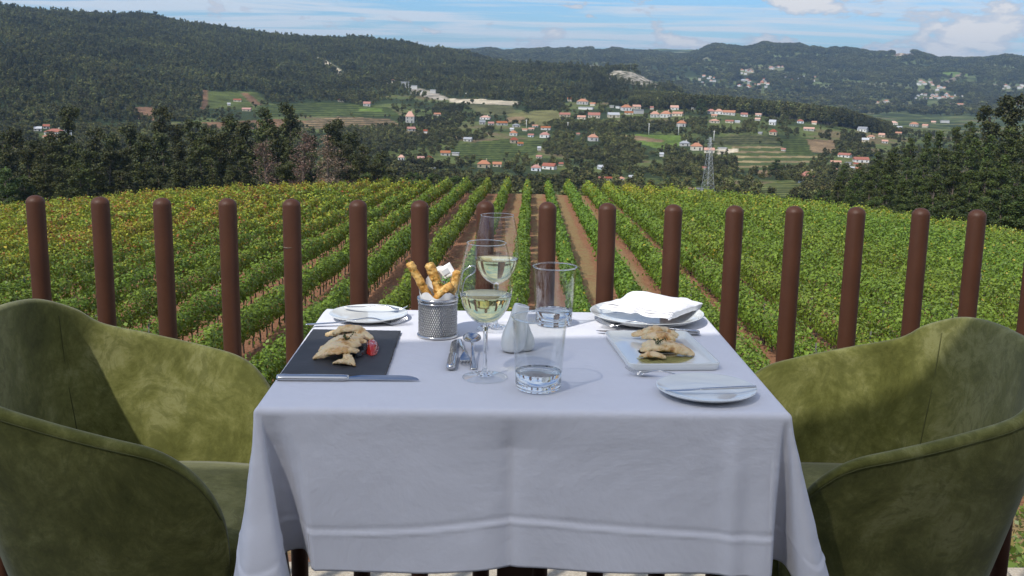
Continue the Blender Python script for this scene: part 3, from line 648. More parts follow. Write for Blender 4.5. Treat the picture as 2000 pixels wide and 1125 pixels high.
# ------------------------------------------------------------------ masts, pylon, cables
def mast(x, y0, y1, label):
    d = depth_at(x, y0); P = ground(np.array([x]), np.array([d]))[0]; h = (y0-y1)*d/F
    o = empty('power_pole', tuple(P), label=label, cat='pole', group='pale poles standing in the valley')
    MB().tube([(0, 0, -1), (0, 0, h)], [.35, .22], 6).build('pole', M['mast'], o); MB().box((0, 0, h*.93), (2.4, .2, .25)).build('crossarm', M['mast'], o, smooth=False)
for a in [(1267, 264, 242, 'pale pole in front of the dark plantation under the hill village'), (1325, 264, 243, 'slimmer pale pole right of the plantation below the tiered house'), (1528, 224, 206, 'left one of two pale poles against the pine ridge'),
          (1535, 228, 207, 'right one of two pale poles against the pine ridge'), (1109, 253, 239, 'short pale pole at the left end of the plantation'), (1028, 250, 234, 'thin pale pole inside the clustered mid valley hamlet'),
          (1394, 276, 256, 'pale pole beside the grove above the cream house'), (910, 193, 182, 'thin pole above the pale quarry cut')]: mast(*a)
def pylon():
    d = 420.0; x = 1380; P = ground(np.array([x]), np.array([d]))[0]; v = ray(1383, 268); top = CAMH+v[2]*d/math.hypot(v[0], v[1]); H = top-P[2]
    o = empty('power_pylon', tuple(P), .5, label='tall grey lattice steel pylon rising behind the vineyard crest', cat='pylon')
    hw = lambda z: 2.1*(1-z/H)**1.05+.28; mb = MB(); n = 16
    zs = [H*(1-(1-i/n)**1.25) for i in range(n+1)]
    cs = [(1, 1), (-1, 1), (-1, -1), (1, -1)]
    for c in cs: mb.tube([(c[0]*hw(z), c[1]*hw(z), z) for z in zs], .075, 4)
    for i in range(n):
        for k in range(4):
            a, b = cs[k], cs[(k+1) % 4]; A, Bq = zs[i], zs[i+1]
            mb.tube([(a[0]*hw(A), a[1]*hw(A), A), (b[0]*hw(Bq), b[1]*hw(Bq), Bq)], .036, 3, False); mb.tube([(b[0]*hw(A), b[1]*hw(A), A), (a[0]*hw(Bq), a[1]*hw(Bq), Bq)], .036, 3, False)
            mb.tube([(a[0]*hw(Bq), a[1]*hw(Bq), Bq), (b[0]*hw(Bq), b[1]*hw(Bq), Bq)], .03, 3, False)
    mb.build('lattice_frame', M['galvanised'], o, smooth=False, clean=False)
    mb = MB()
    for z, L in ((H-.8, 1.6), (H-2.4, 1.3)): mb.tube([(-L, 0, z), (L, 0, z)], .09, 4)
    mb.build('crossarm', M['galvanised'], o, smooth=False)
    return P, H
def cable(pts, label):
    P = [Vector(p) for p in pts]; out = []
    for i in range(len(P)-1):
        for t in np.linspace(0, 1, 24)[:-1]:
            q = P[i].lerp(P[i+1], t); q.z -= 4*t*(1-t)*2.0; out.append(q)
    tag(MB().tube(out, .014, 4, False).build('power_cable', M['metal_dark'], clean=False), label, 'cable')
pylon()
def pt(x, y, d): v = ray(x, y); return tuple(v*d/math.hypot(v[0], v[1])+np.array([0, 0, CAMH]))
cable([pt(1640, 308, 190), pt(2300, 304, 150)], 'thin cable crossing low in front of the right wood')
cable([pt(1640, 292, 190), pt(2300, 286, 150)], 'thin cable crossing high in front of the right wood')

# ================================================================== NEAR TREES
def tree_proto(kind, seed):
    """unit-height tree: (trunk mesh, crown mesh)"""
    random.seed(seed); H = 20.0; mb = MB(); bl = []
    lean = random.uniform(-.6, .6)
    def trunk(z): t = z/H; return (lean*t*t*1.5+.25*math.sin(t*5+seed), .25*math.cos(t*4+seed), z)
    mb.tube([trunk(H*t) for t in (0, .15, .3, .5, .7, .85, .97)], [.34, .28, .24, .19, .13, .08, .03], 7)
    if kind == 'eucalyptus': n, z0, spread, col, per, sz = 30, .22, 3.0, (.066, .074, .019), 58, .40
    elif kind == 'pine': n, z0, spread, col, per, sz = 46, .16, 3.4, (.068, .090, .019), 62, .36
    elif kind == 'round': n, z0, spread, col, per, sz = 34, .12, 4.0, (.070, .100, .024), 58, .42
    else: n, z0, spread, col, per, sz = 26, .25, 2.4, (.20, .135, .095), 24, .28
    for i in range(n):
        t = z0+(1-z0)*(i+random.random()*.6)/n; env = math.sin(min(1, (1-t)*1.25+.12)*math.pi*.62)*(1 if kind != 'round' else 1.1)
        if kind == 'pine': env = (1-t)**.75*.95+.10
        if kind == 'eucalyptus': env = .50+.42*math.sin(t*9+seed*2)*(1-t*.5)+.12*(1-t); env = max(.35, env)
        a = random.uniform(0, 6.28); r_ = spread*env*random.uniform(.25, 1.0); b = trunk(H*t); c = (b[0]+r_*math.cos(a), b[1]+r_*math.sin(a), min(H*t+random.uniform(-.3, .7), H-.4))
        s = random.uniform(.75, 1.45)*(.55+.65*env); fl = .62 if kind == 'pine' else random.uniform(.75, 1.25)
        bl.append((*c, s, s, s*fl))
        j = trunk(max(H*t-1.6-r_*.4, H*.08)); mb.tube([j, ((j[0]+c[0])/2, (j[1]+c[1])/2, (j[2]+c[2])/2-.2), c], [.07, .05, .02], 4, False)
    Q, C = crown_cloud(bl, per*3.0, sz, col, .30, .35, .35)
    Q/=H; tm = mesh('trunk', [tuple(c/H for c in v) for v in mb.v], mb.f); tm.materials.append(M['bark']); tm.polygons.foreach_set('use_smooth', [True]*len(tm.polygons))
    cm = quads_mesh('crown', Q, C); cm.materials.append(M['tree_leaf']); return tm, cm
TP = {k: [tree_proto(k, s) for s in ss] for k, ss in (('eucalyptus', (1, 2, 3, 11, 13)), ('pine', (4, 5, 6)), ('round', (7, 8)), ('dead', (9, 10)))}
DESC = {'eucalyptus': 'slender dark eucalyptus', 'pine': 'bushy green pine', 'round': 'round leafy tree', 'dead': 'dead brown leafed tree'}
def place_tree(kind, x, ytop, d, label, group, wide=1.0):
    P = ground(np.array([float(x)]), np.array([float(d)]))[0]; v = ray(x, ytop); H = CAMH+v[2]*d/math.hypot(v[0], v[1])-P[2]; H = max(H, 3.0)
    tm, cm = random.choice(TP[kind]); nm = {'eucalyptus': 'eucalyptus_tree', 'pine': 'pine_tree', 'round': 'leafy_tree', 'dead': 'dead_tree'}[kind]
    o = empty(nm, tuple(P), random.uniform(0, 6.28), label=label, cat='tree', group=group); w = (1.02 if kind == 'pine' else 1.2)*wide*(20/H)**.35; o.scale = (H*w, H*w, H)
    for n_, me in (('trunk', tm), ('crown', cm)):
        c = bpy.data.objects.new(n_, me); COL.objects.link(c); c.parent = o
    return o
random.seed(12)
def wood(rows, where, group):
    for rowname, d0, d1, L in rows:
        L = sorted(L, key=lambda q: q[1])
        for j, q in enumerate(L):
            kind, x, y = q[:3]; place_tree(kind, x, y, q[3] if len(q) > 3 else random.uniform(d0, d1), f'{DESC[kind]}, {ORD[j]} from the left in the {rowname} row of the {where}', group, q[4] if len(q) > 4 else 1.0)
E, Pn, Rd, Dd = 'eucalyptus', 'pine', 'round', 'dead'
wood([('back', 270, 310, [(E, 12, 262), (E, 45, 250), (E, 78, 275), (E, 112, 262), (E, 146, 212), (E, 186, 250), (E, 222, 262), (E, 262, 246), (E, 288, 262), (E, 313, 208), (E, 350, 246), (E, 392, 234), (E, 418, 250), (E, 450, 226), (E, 480, 236), (E, 520, 216), (E, 566, 206, 320), (E, 612, 262), (E, 655, 236), (E, 688, 262), (E, 716, 285), (E, 745, 300)]),
      ('middle', 225, 260, [(E, -20, 270), (E, 22, 290), (E, 62, 292), (E, 100, 285), (E, 140, 280), (E, 178, 296), (E, 215, 288), (E, 248, 292), (E, 283, 280), (E, 322, 262), (E, 360, 276), (E, 400, 270), (E, 436, 262), (E, 472, 268), (E, 545, 250), (E, 575, 285), (E, 668, 280), (E, 700, 305), (E, 735, 320), (E, 770, 330), (Rd, 805, 338), (Rd, 845, 340), (Rd, 890, 345), (Rd, 940, 350)]),
      ('front', 190, 215, [(Rd, 15, 330), (Rd, 50, 345), (E, 90, 322), (E, 125, 330), (E, 165, 318), (E, 205, 325), (E, 240, 335), (E, 278, 316), (E, 315, 325), (E, 352, 318), (E, 385, 330), (E, 420, 312), (E, 455, 325), (E, 490, 312), (Dd, 522, 276, 198, 1.2), (E, 560, 322), (Dd, 596, 258, 196, 1.1), (Dd, 640, 262, 194, 1.35), (E, 680, 330), (Rd, 715, 340), (Rd, 755, 345)])],
     'left wood', 'trees of the wood behind the left part of the vineyard')
wood([('back', 300, 360, [(Pn, 1640, 322), (Pn, 1672, 318), (Pn, 1705, 296), (Pn, 1735, 286), (Pn, 1765, 268), (Pn, 1795, 258), (Pn, 1822, 254), (Pn, 1850, 246), (Pn, 1878, 236), (E, 1922, 206, 300, 1.1), (E, 1950, 190, 300, 1.2), (Pn, 1990, 222), (Pn, 2030, 210)]),
      ('middle', 225, 280, [(Rd, 1600, 372), (Pn, 1632, 345), (Pn, 1662, 338), (Pn, 1695, 322), (Pn, 1728, 296), (Pn, 1760, 306), (Pn, 1792, 296), (Pn, 1824, 288), (Pn, 1856, 280), (Pn, 1888, 268), (Pn, 1918, 262), (Pn, 1950, 246), (Pn, 1985, 240), (Pn, 2025, 236)]),
      ('front', 165, 205, [(Rd, 1590, 400), (Rd, 1622, 385), (Pn, 1655, 372), (Pn, 1690, 352), (Pn, 1722, 340), (Pn, 1752, 348), (Pn, 1785, 330), (Pn, 1815, 338), (Pn, 1850, 322), (Pn, 1880, 330), (Pn, 1912, 312), (Pn, 1942, 300), (Rd, 1970, 330), (Pn, 2000, 300), (Rd, 2040, 310)]),
      ('outermost', 150, 160, [(Rd, 1700, 392), (Rd, 1760, 400), (Rd, 1830, 395), (Rd, 1895, 396), (Rd, 1950, 372), (Rd, 1995, 360)])],
     'right wood', 'trees of the wood behind the right part of the vineyard')
for x, y, yb, lab in [(1368, 193, 224, 'round bright green tree among the hill village houses'), (1516, 311, 342, 'lone small dark tree on the striped tan field'), (1596, 350, 362, 'brownish tree beside the large white house'), (1028, 206, 222, 'dark conifer beside the tan patch above the mid valley hamlet')]:
    d = depth_at(x, yb); place_tree('round', x, y, d, lab, None, 1.3)

# ================================================================== VINEYARD
_rv = ray(1040, 240); RA = math.atan2(_rv[0], _rv[1]); RS, RC = math.sin(RA), math.cos(RA)
def rc(s, t):  # row coordinates -> world x, y
    return s*RS+t*RC, s*RC-t*RS
def vground(s, t):
    h = 8.5+.0477*s+np.where(t > 0, .00135, .0009)*t*t*np.clip(s/70, 0, 1); send = 138-.0035*t*t
    h = h+np.maximum(s-send+6, 0)**2*.012
    n = (fbm(s/3+7, t/3, 3)-.5)*.22
    b = np.clip((s-3.6)/17, 0, 1); zb = -.75-7.8*b
    z = CAMH-h+n; k = np.clip((s-18)/5, 0, 1); return zb*(1-k)+z*k
def soil():
    s = np.concatenate([np.arange(3.3, 24, .5), np.arange(24, 150, .6)]); t = np.arange(-100, 100.1, .6)
    Sg, T = np.meshgrid(s, t, indexing='ij'); Z = vground(Sg, T); X, Y = rc(Sg, T); n, m_ = Sg.shape
    V = np.stack([X, Y, Z], -1).reshape(-1, 3); me = bpy.data.meshes.new('vineyard_ground')
    me.vertices.add(len(V)); me.vertices.foreach_set('co', V.reshape(-1).astype(np.float32))
    i, j = np.meshgrid(np.arange(n-1), np.arange(m_-1), indexing='ij')
    q = np.stack([i*m_+j, i*m_+j+1, (i+1)*m_+j+1, (i+1)*m_+j], -1).reshape(-1).astype(np.int32); nf = len(q)//4
    me.loops.add(nf*4); me.loops.foreach_set('vertex_index', q); me.polygons.add(nf)
    me.polygons.foreach_set('loop_start', np.arange(0, nf*4, 4, dtype=np.int32)); me.polygons.foreach_set('loop_total', np.full(nf, 4, dtype=np.int32)); me.update(calc_edges=True)
    m, nt, out = newmat('soil'); g = G(nt); co = g.co(kind='World'); rot = g.co(kind='World', rot=(0, 0, RA))
    sp = g.n('SeparateXYZ'); g.l(rot, sp.inputs[0])
    ph = g.math('ABSOLUTE', g.math('SUBTRACT', g.math('FRACT', g.math('MULTIPLY_ADD', sp.outputs[0], 1/2.5, .46/2.5)), .5))   # .5 on a row, 0 between rows
    f = g.noise(co, 1.1, 6, .7); f2 = g.noise(co, 7, 5, .7); f3 = g.noise(g.co((1, .25, 1), 'World'), .8, 4)
    soilc = g.ramp(f2, [(.3, (.18, .078, .040)), (.5, (.30, .145, .080)), (.7, (.40, .225, .135))])
    grass = g.ramp(f2, [(.35, (.22, .15, .065)), (.55, (.33, .235, .115)), (.7, (.17, .17, .05))])
    d = g.math('ADD', ph, g.math('MULTIPLY', f3, .30))
    w = g.ramp(d, [(.33, (1, 1, 1)), (.46, (0, 0, 0))])
    side = g.ramp(g.math('ADD', f, g.math('MULTIPLY', sp.outputs[0], .012)), [(.40, (0, 0, 0)), (.55, (1, 1, 1))])
    wv = g.math('MULTIPLY', w, side)
    col = g.mix(wv, soilc, grass)
    g.bsdf(out, col, .95, 0, g.bump(f2, .9, .10), Specular_IOR_Level=.15)
    tag(link('vineyard_ground', me, m), kind='structure')
soil()
GREEN, LGREEN, YGREEN, YELLOW, RUST = np.array((.10, .175, .018)), np.array((.18, .265, .030)), np.array((.30, .34, .035)), np.array((.42, .32, .04)), np.array((.30, .09, .035))
trunk_me = None
def vine_rows():
    global trunk_me
    mb = MB().tube([(0, 0, -.1), (.03, .02, .3), (-.02, .05, .55), (.02, -.02, .85)], [.045, .035, .03, .025], 5); trunk_me = mesh('vine_trunk', mb.v, mb.f); trunk_me.materials.append(M['vine_wood'])
    mb = MB().box((0, 0, .8), (.05, .05, 1.65)); stake_me = mesh('row_stake', mb.v, mb.f); stake_me.materials.append(M['stake'])
    nind = 0; rows = []
    for i in range(-27, 26):
        t = -.46+2.5*i
        s0 = max(24.5 if t > 8 else 26.0, abs(t)/.60-3); s1 = 138-.0035*t*t
        if s1-s0 < 6: continue
        rows.append((i, t, s0, s1))
    names_l = [r_ for r_ in rows if r_[0] < 0]
    for i, t, s0, s1 in rows:
        tot_c, tot_n, tot_s, tot_col = [], [], [], []
        for a, b, dens, sz in ((s0, 42, 560, .125), (42, 60, 380, .15), (60, 85, 230, .19), (85, 200, 150, .24)):
            a, b = max(a, s0), min(b, s1)
            if b <= a: continue
            n = int((b-a)*dens); s = rng.uniform(a, b, n)
            gap = fbm(s/1.7+i*13, np.full(n, i*3.1), 2); hh = 1.72+.40*(fbm(s/2.6+i*7, np.full(n, i*1.7+50), 2)-.5)*2; ww = (.35+.20*(gap-.35))*(1.0 if t < 3 else min(1.4, 1+(t-3)*.05))
            keep = (gap > .26)
            dense = 1.0 if t > 6 else .0
            ang = rng.uniform(0, 2*math.pi, n); rr = rng.random(n)**.42
            u = np.cos(ang)*rr*ww*(1.15+.25*dense); lo = .52-.16*dense; zc = (hh+lo)/2; v = zc+np.sin(ang)*rr*(hh-lo)/2
            shoot = rng.random(n) < .03; v = np.where(shoot, hh+rng.uniform(0, .32, n), v); u = np.where(shoot, u*.6, u)
            droop = rng.random(n) < .03; v = np.where(droop, lo-rng.uniform(0, .2, n), v)
            bump = (fbm(s/.55+i*5, v*2.2, 2)-.5)*.35; u = u+np.sign(u)*bump*.5
            s, u, v, ang = s[keep], u[keep], v[keep], ang[keep]
            X, Y = rc(s, t+u); Z = vground(s, np.full(len(s), t))+v
            c = np.stack([X, Y, Z], 1); un = np.cos(ang); vz = np.sin(ang)
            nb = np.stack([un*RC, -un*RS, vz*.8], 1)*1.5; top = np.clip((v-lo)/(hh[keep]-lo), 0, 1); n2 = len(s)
            # leaf colour: autumn patches toward the upper left and along the crest
            ax = fbm(X/9+3, Y/9+11, 3); ay = fbm(X/2.3+31, Y/2.3+5, 2)
            left = np.clip((-t-(8+.0*s))/22, 0, 1)*np.clip((s-46)/26, 0, 1); crest = np.clip((s-(s1-34))/22, 0, 1)*np.clip(1-abs(t-16)/30, 0.35, 1)
            aut = np.clip(left*1.0+crest*.75+(ax-.52)*1.6*np.clip(left+crest+.15, 0, 1), 0, 1.2)
            r1 = rng.random(n2); col = np.empty((n2, 3)); mix = rng.random((n2, 1)); mix = np.clip(mix*.75+(top[:, None]-.45)*.7, 0, 1); aut = aut*(.35+1.1*top); col[:] = GREEN*(1-mix)+LGREEN*mix  # upper leaves lighter, lower ones darker: row shade painted into the leaf colour
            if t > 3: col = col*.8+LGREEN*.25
            p_y = np.clip(aut*.75, 0, .8); p_yel = aut*.20*(ay > .42); p_r = left*.20*(ay > .56)
            k = r1 < p_y; col[k] = YGREEN*(.7+.5*mix[k]); k = r1 < p_yel; col[k] = YELLOW; k = (r1 > 1-p_r); col[k] = RUST*(.7+.7*mix[k])
            k = rng.random(n2) < .012; col[k] = YELLOW
            tot_c.append(c); tot_n.append(nb); tot_s.append(np.full(n2, sz)*rng.uniform(.65, 1.3, n2)); tot_col.append(col)
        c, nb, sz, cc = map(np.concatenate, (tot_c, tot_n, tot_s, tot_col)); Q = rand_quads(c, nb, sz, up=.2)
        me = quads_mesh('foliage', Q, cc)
        cx, cy = rc(s0, t); cz = float(vground(np.array([s0]), np.array([t]))[0])
        if i < 0: lab = f'vine row running to the crest, {ORD[-i-1]} row left of the one behind the wine glasses'
        elif i == 0: lab = 'vine row running straight away directly behind the two wine glasses'
        else: lab = f'vine row running to the crest, {ORD[i-1]} row right of the one behind the wine glasses'
        o = empty('vine_row', (cx, cy, cz), label=lab, cat='vine row', group='vine rows of the vineyard')
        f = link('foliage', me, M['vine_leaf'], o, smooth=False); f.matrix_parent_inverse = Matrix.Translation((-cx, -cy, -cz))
        # trunks: single ones where they show largest, the rest of the row as one part
        V, Fc = [], []; s = s0+.4; base = [tuple(v.co) for v in trunk_me.vertices]; bf = [tuple(p.vertices) for p in trunk_me.polygons]; k = 0
        while s < s1-.3:
            z = float(vground(np.array([s]), np.array([t]))[0]); X, Y = rc(s, t+random.uniform(-.06, .06))
            if s < 62 and -32 < t < 3 and k < 22 and nind < 290:
                c = bpy.data.objects.new('trunk', trunk_me); COL.objects.link(c); c.parent = o; c.location = (X-cx, Y-cy, z-cz); c.rotation_euler = (random.uniform(-.1, .1), random.uniform(-.1, .1), random.uniform(0, 6)); nind += 1; k += 1
            else:
                b = len(V); V += [(p[0]+X-cx, p[1]+Y-cy, p[2]+z-cz) for p in base]; Fc += [tuple(q+b for q in p) for p in bf]
            s += random.uniform(.95, 1.2)
        if V: ro = link('trunks', mesh('trunks', V, Fc), M['vine_wood'], o); ro['kind'] = 'stuff'
        ns = 0
        for s in np.arange(s0+1+(i*2.3) % 4, s1, 8.0):
            if ns >= 3: break
            z = float(vground(np.array([s]), np.array([t]))[0]); X, Y = rc(s, t)
            c = bpy.data.objects.new('stake', stake_me); COL.objects.link(c); c.parent = o; c.location = (X-cx, Y-cy, z-cz); ns += 1
    print('vine rows', len(rows), nind)
vine_rows()
def bank_plants():
    n = 26000; s = rng.uniform(3.5, 24, n); t = rng.uniform(-3.5, 13.5, n); k = (t > s*.36) | (s < 5) | (t < -s*.40); s, t = s[k], t[k]
    th = fbm(s/1.3, t/1.3, 3); k = th > .34; s, t, th = s[k], t[k], th[k]; n = len(s)
    X, Y = rc(s, t); Z = vground(s, t)+rng.random(n)*(.1+1.1*(th-.3)); c = np.stack([X, Y, Z], 1)
    Q = rand_quads(c, np.zeros((n, 3)), rng.uniform(.06, .13, n)*np.clip(s/9, .6, 1.2), up=.8); m_ = rng.random((n, 1)); C = np.array((.07, .13, .02))*(1-m_)+np.array((.16, .24, .045))*m_
    C[rng.random(n) < .06] = (.30, .28, .08)
    o = link('bank_weeds', quads_mesh('bank_weeds', Q, C), M['vine_leaf'], smooth=False); tag(o, 'leafy weeds and creeping plants covering the bank below the terrace', 'weeds', kind='stuff')
bank_plants()

# ================================================================== TERRACE, FENCE
def terrace():
    V = [(-6, -4), (6, -4), (6, 2.66), (-6, 2.66)]
    m, nt, out = newmat('gravel'); g = G(nt); co = g.co(kind='World')
    f = g.noise(co, 9, 6, .7); f2 = g.noise(co, 130, 4, .7)
    col = g.ramp(f2, [(.3, (.34, .29, .21)), (.5, (.50, .43, .33)), (.7, (.62, .56, .46))])
    g.bsdf(out, col, .95, 0, g.bump(f2, .8, .006, g.bump(f, .4, .01)))
    simple('paving', (.06, .055, .05), .8, 0, 6, .2, (60, .3, .004), coord='World')
    tag(MB().box((0, -.77, -.6), (12, 6.54, 1.2)).build('terrace_floor', M['paving'], smooth=False), kind='structure')
    tag(MB().box((0, 2.93, -.95), (12, .86, 1.2)).build('gravel_ledge', m, smooth=False), kind='structure')
    random.seed(5)
    for i in range(7):   # loose stones along the edge of the terrace
        x = (-1.34, -.9, 1.08, 1.30, 1.52, -1.62, 1.75)[i]; bm = bmesh.new(); bmesh.ops.create_icosphere(bm, subdivisions=3, radius=.075)
        for v in bm.verts:
            nn = mnoise.noise(v.co*22+Vector((i*5, 0, 0))); v.co *= 1+.5*nn; v.co.z *= .6
        me = bpy.data.meshes.new('edge_stone'); bm.to_mesh(me); bm.free()
        o = link('edge_stone', me, M['stone'], loc=(x*1.28, 3.30+random.uniform(-.01, .02), -.33), rot=(0, 0, i)); o.scale = (random.uniform(.7, 1.1),)*3
        tag(o, f'small pale stone on the terrace edge under the fence, {ORD[i]} one laid', 'stone', 'stones along the terrace edge')
        pos = sorted((-1.34, -.9, 1.08, 1.30, 1.52, -1.62, 1.75)).index(x); o['label'] = f'small pale stone on the terrace edge under the fence, {ORD[pos]} from the left'
terrace()
def fence():
    o = empty('railing_fence', (0, 2.45, 0), label='fence of upright dark brown round metal posts along the terrace edge', cat='fence')
    tops = [(68, 381), (195, 384), (316, 386), (444, 387), (569, 388), (699, 390), (820, 391), (948, 392), (1070, 394), (1187, 396), (1316, 399), (1436, 401), (1553, 402), (1674, 404), (1800, 406), (1910, 409)]
    P = [at_y(x, y, 2.45) for x, y in tops]; xs = [p.x for p in P]
    for k in range(1, 6): P.insert(0, Vector((xs[0]-.1435*k, 2.45, P[0].z))); 
    for k in range(1, 6): P.append(Vector((xs[-1]+.1435*k, 2.45, .985)))
    r_ = .0205
    for p in P:
        mb = MB(); prof = [(r_, -.15)]+[(r_, z) for z in np.linspace(0, p.z-r_*.8, 8)]+[(r_*math.cos(a), p.z-r_*.8+r_*.8*math.sin(a)) for a in np.linspace(.15, 1.5, 9)]+[(.0001, p.z)]
        mb.lathe(prof, 28); c = mb.build('post', M['post_paint'], o); c.location = (p.x, 0, 0)
    MB().box((0, 0, .015), (4.6, .03, .04)).build('bottom_rail', M['post_paint'], o, smooth=False)
    for (px, py) in ((569, 484),):   # pale rub marks
        c = at_y(px, py, 2.43); X = min(P, key=lambda q: abs(q.x-c.x)).x
        MB().tube([(X+.02065*math.sin(a), -.02065*math.cos(a), c.z+.001*math.sin(a*3)) for a in np.linspace(-1.1, .2, 12)], [.0004, .0012, .0016, .0017, .0015, .0018, .0014, .0012, .0012, .0009, .0007, .0003], 6).build('rub_mark', M['bark'], o)
fence()

# ================================================================== CHAIRS
def chair(loc, rz, label, hk=1.0):
    o = empty('tub_armchair', loc, rz, label=label, cat='armchair', group='green velvet armchairs at the table')
    ctl = [(-.31, 0), (-.305, .10), (-.282, .19), (-.235, .262), (-.185, .292), (-.085, .312), (.03, .320), (.14, .312), (.25, .288)]
    hs = [h*hk for h in (.802, .800, .788, .752, .715, .688, .660, .632, .600)]
    full = [(x, -y) for x, y in reversed(ctl[1:])]+ctl; hh = list(reversed(hs[1:]))+hs
    n = 97; C = cr(full, n); Hh = cr([(h, 0) for h in hh], n)[:, 0]
    # arms round down at the front
    arc = np.concatenate([[0], np.cumsum(np.linalg.norm(np.diff(C, axis=0), axis=1))]); Lr = arc[-1]
    for i in range(n):
        e = min(arc[i], Lr-arc[i]); R0 = .17
        if e < R0: Hh[i] -= (R0-math.sqrt(max(R0*R0-(R0-e)**2, 0)))*1.25
    T = np.gradient(C, axis=0); T /= np.linalg.norm(T, axis=1, keepdims=True); Nn = np.stack([T[:, 1], -T[:, 0]], 1)   # outward
    cen = np.array((.0, 0))
    if np.mean(np.sum(Nn*(C-cen), 1)) < 0: Nn = -Nn
    th = .027; zb = .24; rows = []
    def base(i, z):
        k = (z-zb)/(.62-zb); s = .72+.28*min(1, max(0, k))**.9; lean = 1+.03*max(0, k-1); p = cen+(C[i]-cen)*s*lean; return p
    for i in range(n):
        row = []; H = Hh[i]
        for z in np.linspace(zb, H-.013, 9): p = base(i, z); row.append((p[0], p[1], z))
        for a in np.linspace(0, math.pi, 9):
            z = H-.013+.013*math.sin(a); p = base(i, H)-Nn[i]*(th/2)*(1-math.cos(a)); row.append((p[0], p[1], z))
        for z in np.linspace(H-.013, .36, 8): p = base(i, z)-Nn[i]*(th+.012*math.sin(math.pi*(H-z)/(H-.3))); row.append((p[0], p[1], z))
        rows.append(row)
    m_ = len(rows[0]); mb = MB().grid(rows, cv=True)
    for e in (0, n-1): mb.f.append(tuple(e*m_+k for k in (range(m_) if e == 0 else reversed(range(m_)))))
    sh = mb.build('shell', M['velvet'], o); subsurf(sh, 1)
    # stitched seams: rim piping and the two shoulder seams
    mb = MB().tube([(base(i, Hh[i]-.016)[0]+Nn[i][0]*.001, base(i, Hh[i]-.016)[1]+Nn[i][1]*.001, Hh[i]-.016) for i in range(2, n-2)], .0012, 6); mb.build('rim_seam', M['seam'], sh)
    for i in (34, n-1-34):
        H = Hh[i]; pts = []
        for z in np.linspace(H-.03, .44, 12): p = base(i, z)-Nn[i]*(th+.012*math.sin(math.pi*(H-z)/(H-.3))+.0002); pts.append((p[0], p[1], z))
        MB().tube(pts, .0014, 5).build('shoulder_seam', M['seam'], sh)
    # seat cushion
    rows = []; inner = np.array([base(i, .42)-Nn[i]*(th+.008) for i in range(n)])
    loop = [tuple(p) for p in inner]+[(.235, y) for y in np.linspace(inner[-1][1], inner[0][1], 16)[1:-1]]
    c0 = np.mean(np.array(loop), axis=0)
    for f, z in ((.96, .28), (1.0, .30), (1.0, .385), (.985, .405), (.95, .418), (.8, .427), (.5, .434), (.01, .436)): rows.append([tuple(np.array(list(c0+(np.array(p)-c0)*f)+[z])) for p in loop])
    MB().grid(rows, cv=True).build('seat', M['velvet'], o)
    MB().box((0, 0, .27), (.46, .46, .06)).build('seat_frame', M['metal_dark'], o, smooth=False)
    for x, y in ((.2, .2), (.2, -.2), (-.2, .2), (-.2, -.2)): MB().tube([(x, y, .27), (x*1.15, y*1.15, .0)], [.018, .011], 12).build('leg', M['wood_dark'], o)
    return o
chair((-.665, 2.03, 0), R(0), 'green velvet tub armchair at the left side of the table')
chair((.742, 2.06, 0), R(180), 'green velvet tub armchair at the right side of the table', .975)

